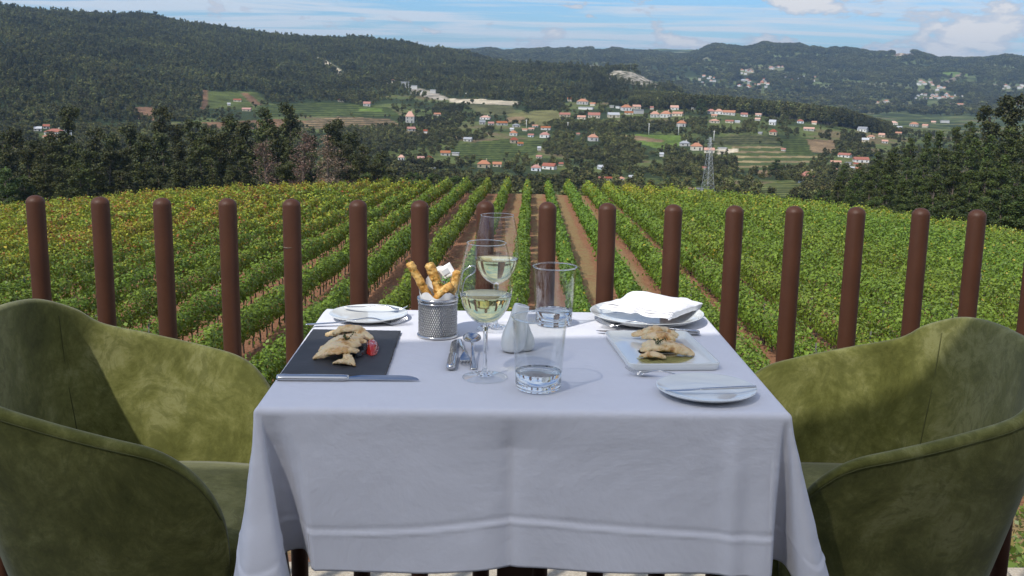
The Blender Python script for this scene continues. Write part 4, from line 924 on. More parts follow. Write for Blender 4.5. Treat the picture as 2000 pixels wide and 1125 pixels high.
# ================================================================== TABLE AND CLOTH
TX0, TX1, TY0, TY1, TZ = -.367, .480, 1.612, 2.335, .75
def table():
    cx, cy = (TX0+TX1)/2, (TY0+TY1)/2
    o = empty('dining_table', (cx, cy, 0), label='square dining table hidden under the white cloth with a dark wood pedestal', cat='table')
    bevel(MB().box((0, 0, .731), (TX1-TX0-.044, TY1-TY0-.044, .028)).build('tabletop', M['wood_dark'], o, smooth=False), .004)
    bevel(MB().box((0, .0, .37), (.07, .07, .70)).build('pedestal', M['wood_dark'], o, smooth=False), .004)
    bevel(MB().box((0, 0, .012), (.5, .5, .02)).build('base_plate', M['metal_dark'], o, smooth=False), .004)
table()
def tablecloth():
    # (top edge x, y, hem x, y, hem z), anticlockwise from the front left
    K = [(-.250, TY0, -.250, 1.592, .487), (-.10, TY0, -.10, 1.590, .486), (.035, TY0, .038, 1.584, .494), (.16, TY0, .16, 1.590, .489), (.30, TY0, .30, 1.592, .487), (.40, TY0, .395, 1.590, .484), (.445, TY0, .448, 1.588, .482),
         (.462, TY0, .462, 1.607, .482), (.468, TY0, .470, 1.66, .480), (.472, TY0, .498, 1.665, .470), (.476, TY0, .508, 1.602, .455), (TX1, TY0+.004, .545, 1.582, .432), (TX1, TY0+.014, .572, 1.625, .440), (TX1, TY0+.035, .548, 1.700, .465), (TX1, TY0+.09, .500, 1.76, .485),
         (TX1, 1.85, .490, 1.87, .49), (TX1, 2.0, .489, 2.0, .49), (TX1, 2.2, .490, 2.2, .49), (TX1, 2.30, .53, 2.33, .47), (TX1-.003, TY1-.003, .56, 2.41, .43), (.46, TY1, .52, 2.37, .46), (.40, TY1, .42, 2.365, .485),
         (.2, TY1, .2, 2.36, .49), (0, TY1, 0, 2.365, .49), (-.2, TY1, -.2, 2.36, .49), (-.30, TY1, -.32, 2.365, .485), (-.355, TY1, -.41, 2.37, .46), (TX0+.003, TY1-.003, -.45, 2.41, .43), (TX0, 2.30, -.42, 2.33, .47),
         (TX0, 2.2, -.378, 2.2, .49), (TX0, 2.0, -.376, 2.0, .49), (TX0, 1.85, -.378, 1.86, .49), (TX0, 1.72, -.390, 1.74, .485), (TX0, TY0+.045, -.410, 1.655, .470), (TX0, TY0+.016, -.402, 1.585, .440), (TX0, TY0+.004, -.375, 1.545, .425),
         (-.362, TY0, -.318, 1.555, .440), (-.356, TY0, -.312, 1.60, .465), (-.350, TY0, -.335, 1.665, .480), (-.335, TY0, -.305, 1.675, .487), (-.318, TY0, -.285, 1.625, .490), (-.295, TY0, -.275, 1.594, .488)]
    K = np.array(K); nk = len(K); Kc = np.concatenate([K[-1:], K, K[:2]]); per = 14; N = nk*per; A = np.empty((N, 5))
    for i in range(nk):
        for q in range(per):
            u = q/per; p0, p1, p2, p3 = Kc[i], Kc[i+1], Kc[i+2], Kc[(i+3)] if i+3 < len(Kc) else K[1]
            A[i*per+q] = .5*((2*p1)+(-p0+p2)*u+(2*p0-5*p1+4*p2-p3)*u*u+(-p0+3*p1-3*p2+p3)*u**3)
    A[:, 0] = np.clip(A[:, 0], TX0, TX1); A[:, 1] = np.clip(A[:, 1], TY0, TY1)
    cx, cy = (TX0+TX1)/2, (TY0+TY1)/2; rows = []; r_ = .011
    cdir = np.stack([A[:, 0]-cx, A[:, 1]-cy], 1)
    out = np.zeros((N, 2)); hx, hy = (TX1-TX0)/2, (TY1-TY0)/2
    ax, ay = np.clip((abs(cdir[:, 0])-hx+.02)/.02, 0, 1), np.clip((abs(cdir[:, 1])-hy+.02)/.02, 0, 1); out[:, 0] = np.sign(cdir[:, 0])*ax; out[:, 1] = np.sign(cdir[:, 1])*ay
    out /= np.maximum(np.linalg.norm(out, axis=1, keepdims=True), 1e-6)
    inner = A[:, :2]-out*r_
    for f in (0.002, .12, .25, .4, .55, .7, .82, .92, .98, 1.0):
        rows.append([(cx+(p[0]-cx)*f, cy+(p[1]-cy)*f, TZ) for p in inner])
    for a in np.linspace(.25, math.pi/2, 5):
        rows.append([(p[0]+o_[0]*r_*math.sin(a), p[1]+o_[1]*r_*math.sin(a), TZ-r_*(1-math.cos(a))) for p, o_ in zip(inner, out)])
    nt_ = 66; drop0 = TZ-r_
    per_d = np.arange(N)/N*60
    for k in range(1, nt_+1):
        t = k/nt_; row = []
        for i in range(N):
            a = A[i]; tt = t**1.08; x = a[0]+(a[2]-a[0])*tt; y = a[1]+(a[3]-a[1])*tt; z = drop0+(a[4]-drop0)*t; depth = (1-t)*(drop0-a[4])
            o_ = out[i]; off = 0.0
            hem = depth-.066-.006*math.sin(x*9+1)
            off += .0017*math.exp(-(hem/.0026)**2)+(.0010 if hem < 0 else 0)-.0014*math.exp(-((hem-.008)/.004)**2)
            if abs(a[1]-TY0) < .002 and -.30 < a[0] < .45:
                off += -(.0080*math.exp(-abs(x-.036)/.014)+.007*math.exp(-abs(x-.036)/.09))*min(1, max(0, t-.015)*5)+.007*math.exp(-((x-.392)/.016)**2)*min(1, t*3)
                off += .0026*(fbm(np.array(x*10+2), np.array(z*8), 3)-.5)*2*min(1, t*4)+.004*math.sin(x*21+3)*t*t+.005*(fbm(np.array(x*5+9), np.array(z*3+40), 2)-.5)*2*t
            else: off += .003*(fbm(np.array(x*12+y*9), np.array(z*14), 3)-.5)*2*min(1, t*4)
            row.append((x+o_[0]*off, y+o_[1]*off, z))
        rows.append(row)
    o = MB().grid(rows, cv=True).build('tablecloth', M['linen'])
    s = o.modifiers.new('solid', 'SOLIDIFY'); s.thickness = .0009; s.offset = -1
    tag(o, 'white linen tablecloth hanging over the table with a stitched hem', 'tablecloth')
tablecloth()
ZT = TZ+.0006

# ================================================================== TABLEWARE
def place(o, p, z=None): o.location = (p[0], p[1], ZT if z is None else z); return o
def wine_glass(p, label):
    o = empty('wine_glass', (p[0], p[1], ZT), label=label, cat='wine glass', group='wine glasses with white wine')
    bowl = cr([(.0045, .094), (.012, .097), (.026, .107), (.038, .125), (.0445, .148), (.0452, .165), (.0430, .190), (.0385, .215), (.0332, .236)], 40)
    MB().lathe([tuple(q) for q in bowl], 72).build('bowl', M['glass_wall'], o)
    MB().tube([(.0332*math.cos(a), .0332*math.sin(a), .236) for a in np.linspace(0, 2*math.pi, 73)[:-1]], .00055, 8, closed=True).build('rim', M['glass_solid'], o)
    st = cr([(.0001, .100), (.0035, .0975), (.0052, .092), (.0042, .082), (.0034, .06), (.0034, .03), (.0050, .012), (.0080, .0085), (.0125, .0058), (.0120, .0050), (.0001, .0048)], 60)
    MB().lathe([tuple(q) for q in st], 64).build('stem', M['glass_solid'], o)
    MB().lathe([(.0126, .0056), (.020, .0040), (.030, .0026), (.0382, .0016)], 64).build('foot', M['glass_wall'], o)
    MB().tube([(.0384*math.cos(a), .0384*math.sin(a), .0012) for a in np.linspace(0, 2*math.pi, 73)[:-1]], .0008, 8, closed=True).build('foot_edge', M['glass_solid'], o)
    lv = .147; prof = [(.0001, .1015)]+[(max(q[0]-.0007, .0002), q[1]+.0008) for q in bowl if .1 < q[1] < lv]+[(.0437, lv), (.0425, lv-.0004), (.0001, lv-.0004)]
    MB().lathe(prof, 72).build('wine', M['wine'], o)
wine_glass(at(947, 738), 'nearer wine glass of white wine standing in front of the breadstick basket')
wine_glass(at(968, 643), 'farther wine glass of white wine standing near the back edge of the table')
def tumbler(p, label):
    o = empty('water_tumbler', (p[0], p[1], ZT), label=label, cat='tumbler', group='water tumblers')
    H, r0, r1 = .124, .0375, .0455
    MB().lathe([(r0+(r1-r0)*(z/H), z) for z in np.linspace(.013, H, 20)]+[(r1-.0002, H+.0006), (r1-.0016, H+.0006)]+[(r0-.0022+(r1-r0+.0006)*(z/H), z) for z in np.linspace(H, .034, 18)], 72).build('wall', M['glass_wall'], o)
    MB().tube([(r1*math.cos(a), r1*math.sin(a), H) for a in np.linspace(0, 2*math.pi, 73)[:-1]], .0014, 8, closed=True).build('rim', M['glass_solid'], o)
    MB().lathe([(.0001, .0105), (.030, .0108), (.0355, .0122), (.0383, .0128), (.0380, .008), (.0368, .003), (.034, .0004), (.0001, .0012)], 72).build('base', M['glass_solid'], o)
    MB().lathe([(.0001, .0115), (.0350, .0130), (.0376, .0140), (.0388, .031), (.0380, .0305), (.0001, .0305)], 72).build('water', M['water'], o)
tumbler(at(1051, 760), 'nearer water tumbler in front of the white shakers')
tumbler(at(1081, 634), 'farther water tumbler near the back edge beside the dinner plate')

def basket():
    p = at(855, 656); o = empty('mesh_basket', (p.x, p.y, ZT), label='small round woven wire basket holding the fried breadsticks', cat='basket')
    r0, H = .0378, .080; mb = MB(); n = 52
    for sgn in (1, -1):
        for k in range(n):
            a0 = k*2*math.pi/n; rr = r0+.0004*sgn
            mb.tube([((rr+.00035*math.sin(j*3.14159+k))*math.cos(a0+sgn*.95*j/16), (rr+.00035*math.sin(j*3.14159+k))*math.sin(a0+sgn*.95*j/16), .003+(H-.007)*j/16) for j in range(17)], .00072, 4, False)
    mb.build('wire_mesh', M['wire'], o, clean=False)
    for nm, z, r_, t in (('top_ring', H-.003, r0+.0008, .0030), ('bottom_ring', .0030, r0+.0012, .0028)):
        MB().tube([(r_*math.cos(a), r_*math.sin(a), z) for a in np.linspace(0, 2*math.pi, 65)[:-1]], t, 12, closed=True).build(nm, M['steel'], o)
    MB().tube([((r0+.0008)*math.cos(a), (r0+.0008)*math.sin(a), H-.010) for a in np.linspace(0, 2*math.pi, 65)[:-1]], .0016, 8, closed=True).build('wire_ring', M['steel'], o)
    MB().lathe([(.0001, .003), (r0-.001, .003), (r0-.001, .0035), (.0001, .0035)], 40).build('bottom', M['steel_brushed'], o)
    L = [at_y(x, y, p.y+.036)-Vector((p.x, p.y, ZT)) for x, y in ((893, 578), (898, 550), (904, 532), (913, 523), (923, 519), (929, 523), (925, 533), (913, 541), (906, 552), (901, 580))]
    MB().tube([tuple(q) for q in cr([tuple(v) for v in L], 40)], .0012, 8).build('handle', M['steel'], o)
    # paper liner
    rows = []
    for f in np.linspace(0, 1, 14):
        row = []
        for k in range(60):
            a = k*2*math.pi/60; top = .088+.022*max(0, math.sin(a*1.0+.6))+.006*math.sin(a*5)+(.022 if 1.2 < a < 2.4 else 0); z = .006+(top-.006)*f
            rr = (.0345+.0022*math.sin(a*7)*f)*(1+.10*max(0, z-.08)/.02); row.append((rr*math.cos(a), rr*math.sin(a), z))
        rows.append(row)
    li = MB().grid(rows, cv=True).build('paper_liner', M['paper']); li.location = (p.x, p.y, ZT); tag(li, 'crumpled white paper lining inside the wire basket', 'paper liner')
    def stick(pts, r_, label, seed):
        Q = cr([tuple(at_y(x, y, p.y+dy)) for x, y, dy in pts], 46); mb = MB(); rr = []
        for i in range(46):
            e = min(i, 45-i)/4.0; rr.append(r_*(math.sqrt(1-(1-min(1, e+.12))**2))*(1+.02*math.sin(i*.45+seed)))
        mb.tube([tuple(q) for q in Q], rr, 18)
        mb.v = [tuple(Vector(v)+Vector((mnoise.noise(Vector(v)*110+Vector((seed, 0, 0))), mnoise.noise(Vector(v)*170+Vector((0, seed, 9))), mnoise.noise(Vector(v)*170+Vector((5, 0, seed)))))*.0020+Vector([mnoise.noise(Vector(v)*420+Vector((k*9.0, 3, 1))) for k in range(3)])*.0016) for v in mb.v]
        tag(mb.build('breadstick', M['fried']), label, 'breadstick', 'fried breadsticks in the basket')
    stick([(799, 512, -.012), (812, 535, -.010), (826, 560, -.008), (842, 592, 0), (848, 625, .006)], .0080, 'long pale fried breadstick leaning to the left out of the basket', 1)
    stick([(838, 514, .002), (846, 535, .004), (856, 560, .005), (862, 590, .006), (866, 620, .006)], .0102, 'thick herb flecked breadstick standing upright in the middle of the basket', 2)
    stick([(893, 529, -.004), (889, 548, -.003), (883, 570, -.003), (876, 600, 0), (870, 628, .002)], .0080, 'shorter breadstick leaning to the right out of the basket', 3)
    stick([(884, 556, -.022), (870, 566, -.022), (856, 580, -.021), (846, 606, -.012)], .0086, 'low crooked breadstick lying across the front of the basket', 4)
    q = at_y(871, 531, p.y+.022); mb = MB(); rows = []
    for i in range(9):
        rows.append([(-.016+.032*i/8, .0012*math.sin(i*.9+j*.5), -.013+.026*j/6) for j in range(7)])
    s = mb.grid(rows).build('condiment_sachet', M['paper']); s.location = q; s.rotation_euler = (R(-12), R(-32), 0); sm = s.modifiers.new('solid', 'SOLIDIFY'); sm.thickness = .0014
    tag(s, 'small white paper sachet tucked behind the breadsticks', 'sachet'); MB().box((0, -.0022, 0), (.014, .0006, .010)).build('printed_patch', M['print_grey'], s, smooth=False)
    # parsley leaf
    n = 46; c = np.array(at_y(871, 549, p.y-.002))+rng.normal(0, 1, (n, 3))*np.array((.006, .003, .004)); Q = rand_quads(c, np.zeros((n, 3)), np.full(n, .0055))
    tag(link('parsley_sprig', quads_mesh('parsley_sprig', Q, np.full((n, 3), .05)), M['parsley'], smooth=False), 'small green parsley sprig between the breadsticks', 'herb')
basket()

def shaker(p, H, rb, rt, lean, rz, label):
    rows = []; n = 26
    for i in range(n):
        t = i/(n-1); r_ = rb*(.62 if t < .02 else 1)*(math.sin(math.pi*min(1, .30+t*.62))**.9) if t < .62 else None
        prof = cr([(.55, 0), (.86, .05), (1.0, .22), (.96, .40), (.78, .60), (.68, .78), (.64, .92), (.60, 1.0)], n)[i]
        r_ = rb*prof[0]; z = H*prof[1]; sh = lean*prof[1]**1.6
        row = []
        for k in range(36):
            a = k*2*math.pi/36; sl = .13*rb*math.cos(a)*max(0, (prof[1]-.75)/.25); row.append((sh+r_*math.cos(a), r_*.92*math.sin(a), max(0, z-sl)))
        rows.append(row)
    e = rows[-1]; rows.append([(lean+(q[0]-lean)*.85, q[1]*.85, q[2]+.001) for q in e]); rows.append([(lean+(q[0]-lean)*.02, q[1]*.02, H+.0) for q in e]); rows.insert(0, [(q[0]*.02, q[1]*.02, 0) for q in rows[0]])
    o = MB().grid(rows, cv=True).build('shaker', M['porcelain']); o.location = (p.x, p.y, ZT); o.rotation_euler = (0, 0, rz); subsurf(o, 1)
    tag(o, label, 'shaker', 'white porcelain shakers'); mb = MB()
    for dx, dy in ((0, 0), (.003, .002), (-.003, .002)): mb.lathe([(.0001, .0008), (.0009, .0008), (.0009, 0)], 8, (lean+dx, dy, H+.0012))
    mb.build('pour_holes', M['metal_dark'], o)
shaker(at(1001, 687), .090, .0240, .012, .016, 0, 'taller white porcelain shaker leaning right behind the near tumbler')
shaker(at(1024, 684), .062, .0205, .010, -.008, 0, 'shorter white porcelain shaker nestled to the right of the taller one')

def plate(p, r_, label, h=.014):
    prof = [(.0001, .0042), (r_*.58, .0042), (r_*.66, .0055), (r_*.86, h*.68), (r_*.97, h*.96), (r_*.995, h), (r_, h-.0008), (r_*.985, h-.0022), (r_*.86, h*.45), (r_*.66, .0024), (r_*.60, .0), (r_*.55, .0), (r_*.55, .0012), (.0001, .0012)]
    o = MB().lathe([tuple(q) for q in prof], 128).build('plate', M['porcelain']); o.location = (p[0], p[1], ZT); sm = subsurf(o, 1)
    return tag(o, label, 'plate', 'round white plates')
PL = at(720, 612, TZ+.012); plate(PL, .083, 'round white side plate at the back left of the table')
PD = at(1263, 611, TZ+.018); plate(PD, .122, 'large round white dinner plate under the napkin', .021)
PR = at(1379, 757, TZ+.012); plate(PR, .083, 'round white side plate at the front right of the table')

def sweep(mb, P, wid, thk, seg=12):
    """elliptic sections along x-ish centre line P with widths wid (y) and thickness thk (z)"""
    rows = []; n = len(P)
    for i in range(n):
        t = Vector(P[min(i+1, n-1)])-Vector(P[max(i-1, 0)]); t.normalize(); y = Vector((0, 0, 1)).cross(t).normalized(); z = t.cross(y)
        rows.append([Vector(P[i])+y*(wid[i]*math.cos(2*math.pi*k/seg))+z*(thk[i]*math.sin(2*math.pi*k/seg)) for k in range(seg)])
    b = len(mb.v); mb.grid(rows, cv=True); mb.f.append(tuple(b+k for k in range(seg))); mb.f.append(tuple(b+(n-1)*seg+k for k in reversed(range(seg))))
def prof1(K, n): K = np.array(K, float); xs = np.linspace(K[0, 0], K[-1, 0], n); return [np.interp(xs, K[:, 0], K[:, j]) for j in range(K.shape[1])]
def sm(a, k=5): q = np.ones(k)/k; return np.convolve(np.pad(a, k//2, 'edge'), q, 'valid')
def orient(o, p0, p1, roll=0.0):
    p0, p1 = Vector(p0), Vector(p1); x = (p1-p0).normalized(); y = Vector((0, 0, 1)).cross(x).normalized(); z = x.cross(y)
    m_ = Matrix((x, y, z)).transposed().to_4x4(); o.matrix_world = Matrix.Translation(p0) @ m_ @ Matrix.Rotation(roll, 4, 'X')
def fork(p0, p1, label, name='fork', roll=0.0, flip=1):
    L = (Vector(p1)-Vector(p0)).length; k = L/.20; mb = MB()
    x, w, z, t = prof1([(0, .0048, .0016, .0012), (.01, .0058, .0016, .0013), (.06, .0042, .004, .0013), (.115, .0024, .012, .0016), (.130, .0026, .013, .0016), (.147, .0080, .008, .0011), (.155, .0115, .0045, .0009), (.163, .0122, .0025, .0008), (.166, .0118, .002, .0007)], 60)
    z = sm(z, 9); w = sm(w, 5); sweep(mb, [(a*k, 0, b*k*flip+(0 if flip > 0 else .004)) for a, b in zip(x, z)], w*k, t*k)
    for yy in (-.0098, -.0033, .0033, .0098):
        pts = [(.163, yy, .0026), (.172, yy, .0022), (.182, yy*.97, .0045), (.192, yy*.94, .0088), (.200, yy*.92, .0135)]
        Q = cr(pts, 14); sweep(mb, [(q[0]*k, q[1]*k, q[2]*k*flip+(0 if flip > 0 else .004)) for q in Q], np.linspace(.0021, .0010, 14)*k, np.linspace(.0009, .0006, 14)*k, 8)
    o = mb.build('fork', M['steel'], clean=True); o.name = name; orient(o, p0, p1, roll); return tag(o, label, 'fork', 'steel forks')
def spoon(p0, p1, label, roll=0.0):
    L = (Vector(p1)-Vector(p0)).length; k = L/.19; mb = MB()
    x, w, z, t = prof1([(0, .0060, .0016, .0013), (.012, .0070, .0016, .0014), (.06, .0045, .004, .0013), (.110, .0024, .0105, .0016), (.128, .0028, .0095, .0016), (.136, .005, .0075, .0012)], 50)
    sweep(mb, [(a*k, 0, b*k) for a, b in zip(x, sm(z, 7))], w*k, t*k); n = 22
    rows = []; rows2 = []
    for i in range(n+1):
        u = -1+2*i/n; hw = .0195*math.sqrt(max(0, 1-abs(u)**2.2))*(1-.12*u)+.0002; a = []; b = []
        for j in range(17):
            v = -1+2*j/16; zz = .0095-.0085*max(0, (1-u*u))*(1-v*v)**.8; a.append(((.160+.0285*u)*k, hw*v*k, zz*k)); b.append(((.160+.0285*u)*k, hw*v*k, (zz-.0011)*k))
        rows.append(a+list(reversed(b)))
    mb.grid(rows, cv=True); o = mb.build('spoon', M['steel']); orient(o, p0, p1, roll); return tag(o, label, 'spoon')
def knife(p0, p1, label, hmat='steel', roll=0.0, bw=.010, hw=.0065, ht=.0045, hl=.5, group='steel knives'):
    L = (Vector(p1)-Vector(p0)).length; o = empty('knife', label=label, cat='knife', group=group); mb = MB(); hz = ht+.0004
    x, w, t = prof1([(0, hw*.8, ht*.8), (.01, hw, ht), (L*hl-.006, hw*.92, ht*.92), (L*hl, hw*.75, ht*.7)], 30)
    sweep(mb, [(a, 0, hz) for a in x], w, t, 16); mb.build('handle', M[hmat], o)
    mb = MB(); n = 36; rows = []
    for i in range(n):
        u = i/(n-1); X = L*hl-.004+(L*(1-hl)+.004)*u; yb = bw*(.55+.45*min(1, u*5)) if u < .7 else bw*math.sqrt(max(0.0005, 1-((u-.7)/.3)**2)); y0 = -bw*.55; y1 = y0+yb*1.3+.0006
        th = .0011*(1-u*.6); rows.append([(X, y0, hz+th), (X, (y0+y1)/2, hz+th*.9), (X, y1, hz+.0001), (X, y1, hz-.0001), (X, (y0+y1)/2, hz-th*.9), (X, y0, hz-th)])
    mb.grid(rows, cv=True); mb.f.append((0, 1, 2, 3, 4, 5)); b = (n-1)*6; mb.f.append((b+5, b+4, b+3, b+2, b+1, b)); mb.build('blade', M['steel'], o, smooth=False)
    orient(o, p0, p1, roll); return o
# cutlery, left side
fork(at(672, 600, TZ+.016), at(796, 606, TZ+.014), 'fork lying across the back left side plate')
fork(at(597, 635, TZ+.004), at(797, 632, TZ+.003), 'long fork lying behind the slate board')
knife(at(541, 741, TZ+.001), at(819, 743, TZ+.001), 'table knife lying in front of the slate board', roll=R(28), bw=.0085, hw=.0072, ht=.0048, hl=.505)
# serving cutlery in the middle
knife(at(880, 724, TZ+.001), at(890, 668, TZ+.001), 'knife of the small set lying beside the wine glass', roll=0, bw=.009, hw=.0090, ht=.0055, hl=.45)
fork(at(897, 664, TZ+.004), at(912, 717, TZ+.001), 'fork with its tines toward the camera between knife and spoon')
spoon(at(925, 722, TZ+.001), at(921, 656, TZ+.022), 'spoon with its bowl pointing away beside the wine glass stem')
# cutlery, right side
knife(at(1366, 654, TZ+.001), at(1164, 651, TZ+.001), 'knife lying behind the rectangular dish with its tip to the left', bw=.009, hw=.006)
fork(at(1364, 648, TZ+.010), at(1166, 635, TZ+.006), 'fork lying behind the rectangular dish in front of the dinner plate', flip=1)
fork(at(1400, 748, TZ+.003), at(1222, 727, TZ+.004), 'fork half hidden under the front right side plate')
knife(at(1477, 758, TZ+.0175), at(1298, 766, TZ+.0075), 'small knife resting across the front right side plate', bw=.0075, hw=.0035, ht=.0022, hl=.62)

# slate board
def slate():
    c = [at(611, 642, TZ+.006), at(783, 645, TZ+.006), at(752, 735, TZ+.006), at(547, 730, TZ+.006)]; n = 40; loop = []
    for s in range(4):
        a, b = c[s], c[(s+1) % 4]; d = (b-a).normalized(); nn = Vector((d.y, -d.x, 0))
        for i in range(n):
            amp = (.0026 if s == 1 else .0007) if 0 < i else 0; q = a.lerp(b, i/n); loop.append(q+nn*amp*(mnoise.noise(Vector((s*9+i*.9, 1, 2)))+.5*mnoise.noise(Vector((s*9+i*2.7, 5, 2)))))
    mb = MB(); ce = sum(loop, Vector())/len(loop); rows = []
    for dz, f in ((0, .01), (0, .5), (0, .975), (-.0006, .992), (-.0022, 1.0), (-.0042, .995), (-.0055, .985), (-.0055, .01)):
        row = []
        for k, q in enumerate(loop):
            e = mnoise.noise(Vector((k*1.3, dz*900, 3)))*.0016 if f > .98 and dz < 0 else 0; row.append((ce.x+(q.x-ce.x)*(f+e*4), ce.y+(q.y-ce.y)*(f+e*4), TZ+.0062+dz))
        rows.append(row)
    tag(mb.grid(rows, cv=True).build('slate_board', M['slate'], smooth=False), 'dark grey slate board with chipped edges on the left side of the table', 'slate board')
slate()
def rect_dish():
    c = [at(1185, 646, TZ+.013), at(1344, 647, TZ+.013), at(1405, 710, TZ+.013), at(1223, 714, TZ+.013)]; ce = sum(c, Vector())/4
    ux = ((c[1]-c[0])+(c[2]-c[3])).normalized(); uy = Vector((-ux.y, ux.x, 0)); W = ((c[1]-c[0]).length+(c[2]-c[3]).length)/4; Dp = (abs((c[0]-c[3]).dot(uy))+abs((c[1]-c[2]).dot(uy)))/4
    def loop(ins, z, r_=.014):
        out = []; w, d = W-ins, Dp-ins; r_ = max(r_-ins*.6, .003)
        for sx, sy, a0 in ((1, 1, 0), (-1, 1, 90), (-1, -1, 180), (1, -1, 270)):
            for a in np.linspace(a0, a0+90, 8): out.append((sx*(w-r_)+r_*math.cos(R(a)), sy*(d-r_)+r_*math.sin(R(a)), z))
        return out
    rows = [loop(Dp*.98, .0040), loop(.05, .0040), loop(.011, .0040), loop(.0070, .0055), loop(.0045, .0125), loop(.0030, .0138), loop(.0012, .0138), loop(0, .0125), loop(.002, .0020), loop(.004, 0.0), loop(.03, 0), loop(Dp*.98, 0)]
    o = MB().grid(rows, cv=True).build('rectangular_dish', M['porcelain']); o.location = (ce.x, ce.y, ZT); o.rotation_euler = (0, 0, math.atan2(ux.y, ux.x))
    tag(o, 'white rectangular dish with raised rim on the right side of the table', 'dish'); return ce
rect_dish()
def blob_solid(outline, zbase, hmax, mat, name, seed, rough=.0016, nfreq=120, tilt=(0, 0), grow=.55):
    """low solid with torn, flaky relief over a plan outline (list of Vectors)"""
    O = cr([(v.x, v.y, 0) for v in outline]+[(outline[0].x, outline[0].y, 0)], 97)[:-1]; ce = O.mean(axis=0); rows = []
    for f in (1.0, 1.02, 1.0, .96, .91, .85, .78, .70, .61, .52, .43, .34, .25, .16, .08, .01):
        row = []
        for q in O:
            p = ce+(q-ce)*f; z = 0 if f == 1.0 and not row and False else hmax*max(0.0, 1-min(1, f)**3.4)**grow+.0012
            if not rows: z = 0
            P = Vector((p[0], p[1], seed*.01)); nn = P*nfreq; ridge = 1-abs(mnoise.noise(Vector((p[0]*55+seed, p[1]*150, 0))))*2
            dz = mnoise.noise(nn)*rough*1.6+mnoise.noise(nn*2.7)*rough*.9+(ridge-.6)*rough*1.5*(1 if rough > .001 else 0); e = min(1, f)**2
            dx = (mnoise.noise(nn*.8+Vector((9, 9, 9)))*1.4+mnoise.noise(nn*3+Vector((9, 9, 9))))*rough*e; dy = (mnoise.noise(nn*.8+Vector((19, 2, 9)))*1.4+mnoise.noise(nn*3+Vector((3, 2, 9))))*rough*e
            lift = tilt[0]*(p[0]-ce[0])+tilt[1]*(p[1]-ce[1]); row.append((p[0]+dx, p[1]+dy, zbase+(max(0, lift+z+dz) if z > 0 else 0)))
        rows.append(row)
    return MB().grid(rows, cv=True).build(name, M[mat])
def fish_portion(flakes, zbase, label, seed):
    """cooked fish as overlapping torn flakes with pointed tips; flake = tip px, end px, width, thickness, lift at tip, lift at end"""
    o = empty('fish_portion', tuple(at(*flakes[0][0], zbase)), label=label, cat='fish'); o0 = Vector(o.location)
    for fi, (a, b, wd, th, za, zb) in enumerate(flakes):
        th *= 1.35; za *= 1.45; zb *= 1.45
        A, B = at(*a, zbase)+Vector((0, 0, za)), at(*b, zbase)+Vector((0, 0, zb)); d = B-A; L = d.length; x = d.normalized(); y = Vector((0, 0, 1)).cross(x).normalized(); z = x.cross(y); n = 46; k = 30; rows = []; sd = seed+fi*3.7
        for i in range(n):
            u = i/(n-1); w = wd*(math.sin(math.pi*min(1, .02+u*.90))**.75)*(1+.22*mnoise.noise(Vector((u*5, sd, 0)))); t = th*(math.sin(math.pi*(.04+.92*u))**.6); row = []
            c = A+d*u+z*(.004*math.sin(math.pi*u))+y*(.0035*mnoise.noise(Vector((u*3, sd, 7))))
            for j in range(k):
                q = 2*math.pi*j/k; cy, sz = math.cos(q), math.sin(q); P = c+y*(w*cy*.5)+z*(t*(abs(sz)**.8)*(1 if sz > 0 else -.35))
                m1 = Vector((mnoise.noise(P*150+Vector((sd, 0, 0))), mnoise.noise(P*150+Vector((0, sd, 5))), mnoise.noise(P*150+Vector((5, 0, sd))))); m2 = mnoise.noise(Vector((u*9, cy*9, sd)))
                muscle = abs(math.sin((u*7+cy*1.1+sd)*2.2))**.5
                P = P+m1*.0017+z*(m2*.0016+(muscle-.6)*.0016*(1 if sz > 0 else 0))+Vector([mnoise.noise(P*520+Vector((k_*7.0, 1, sd))) for k_ in range(3)])*.0007; P.z = max(P.z, zbase+.0003); row.append(P-o0)
            rows.append(row)
        mb = MB().grid(rows, cv=True); mb.f.append(tuple(range(k))); mb.f.append(tuple((n-1)*k+q for q in reversed(range(k)))); f = mb.build('flake', M['fish'], o)
    return o
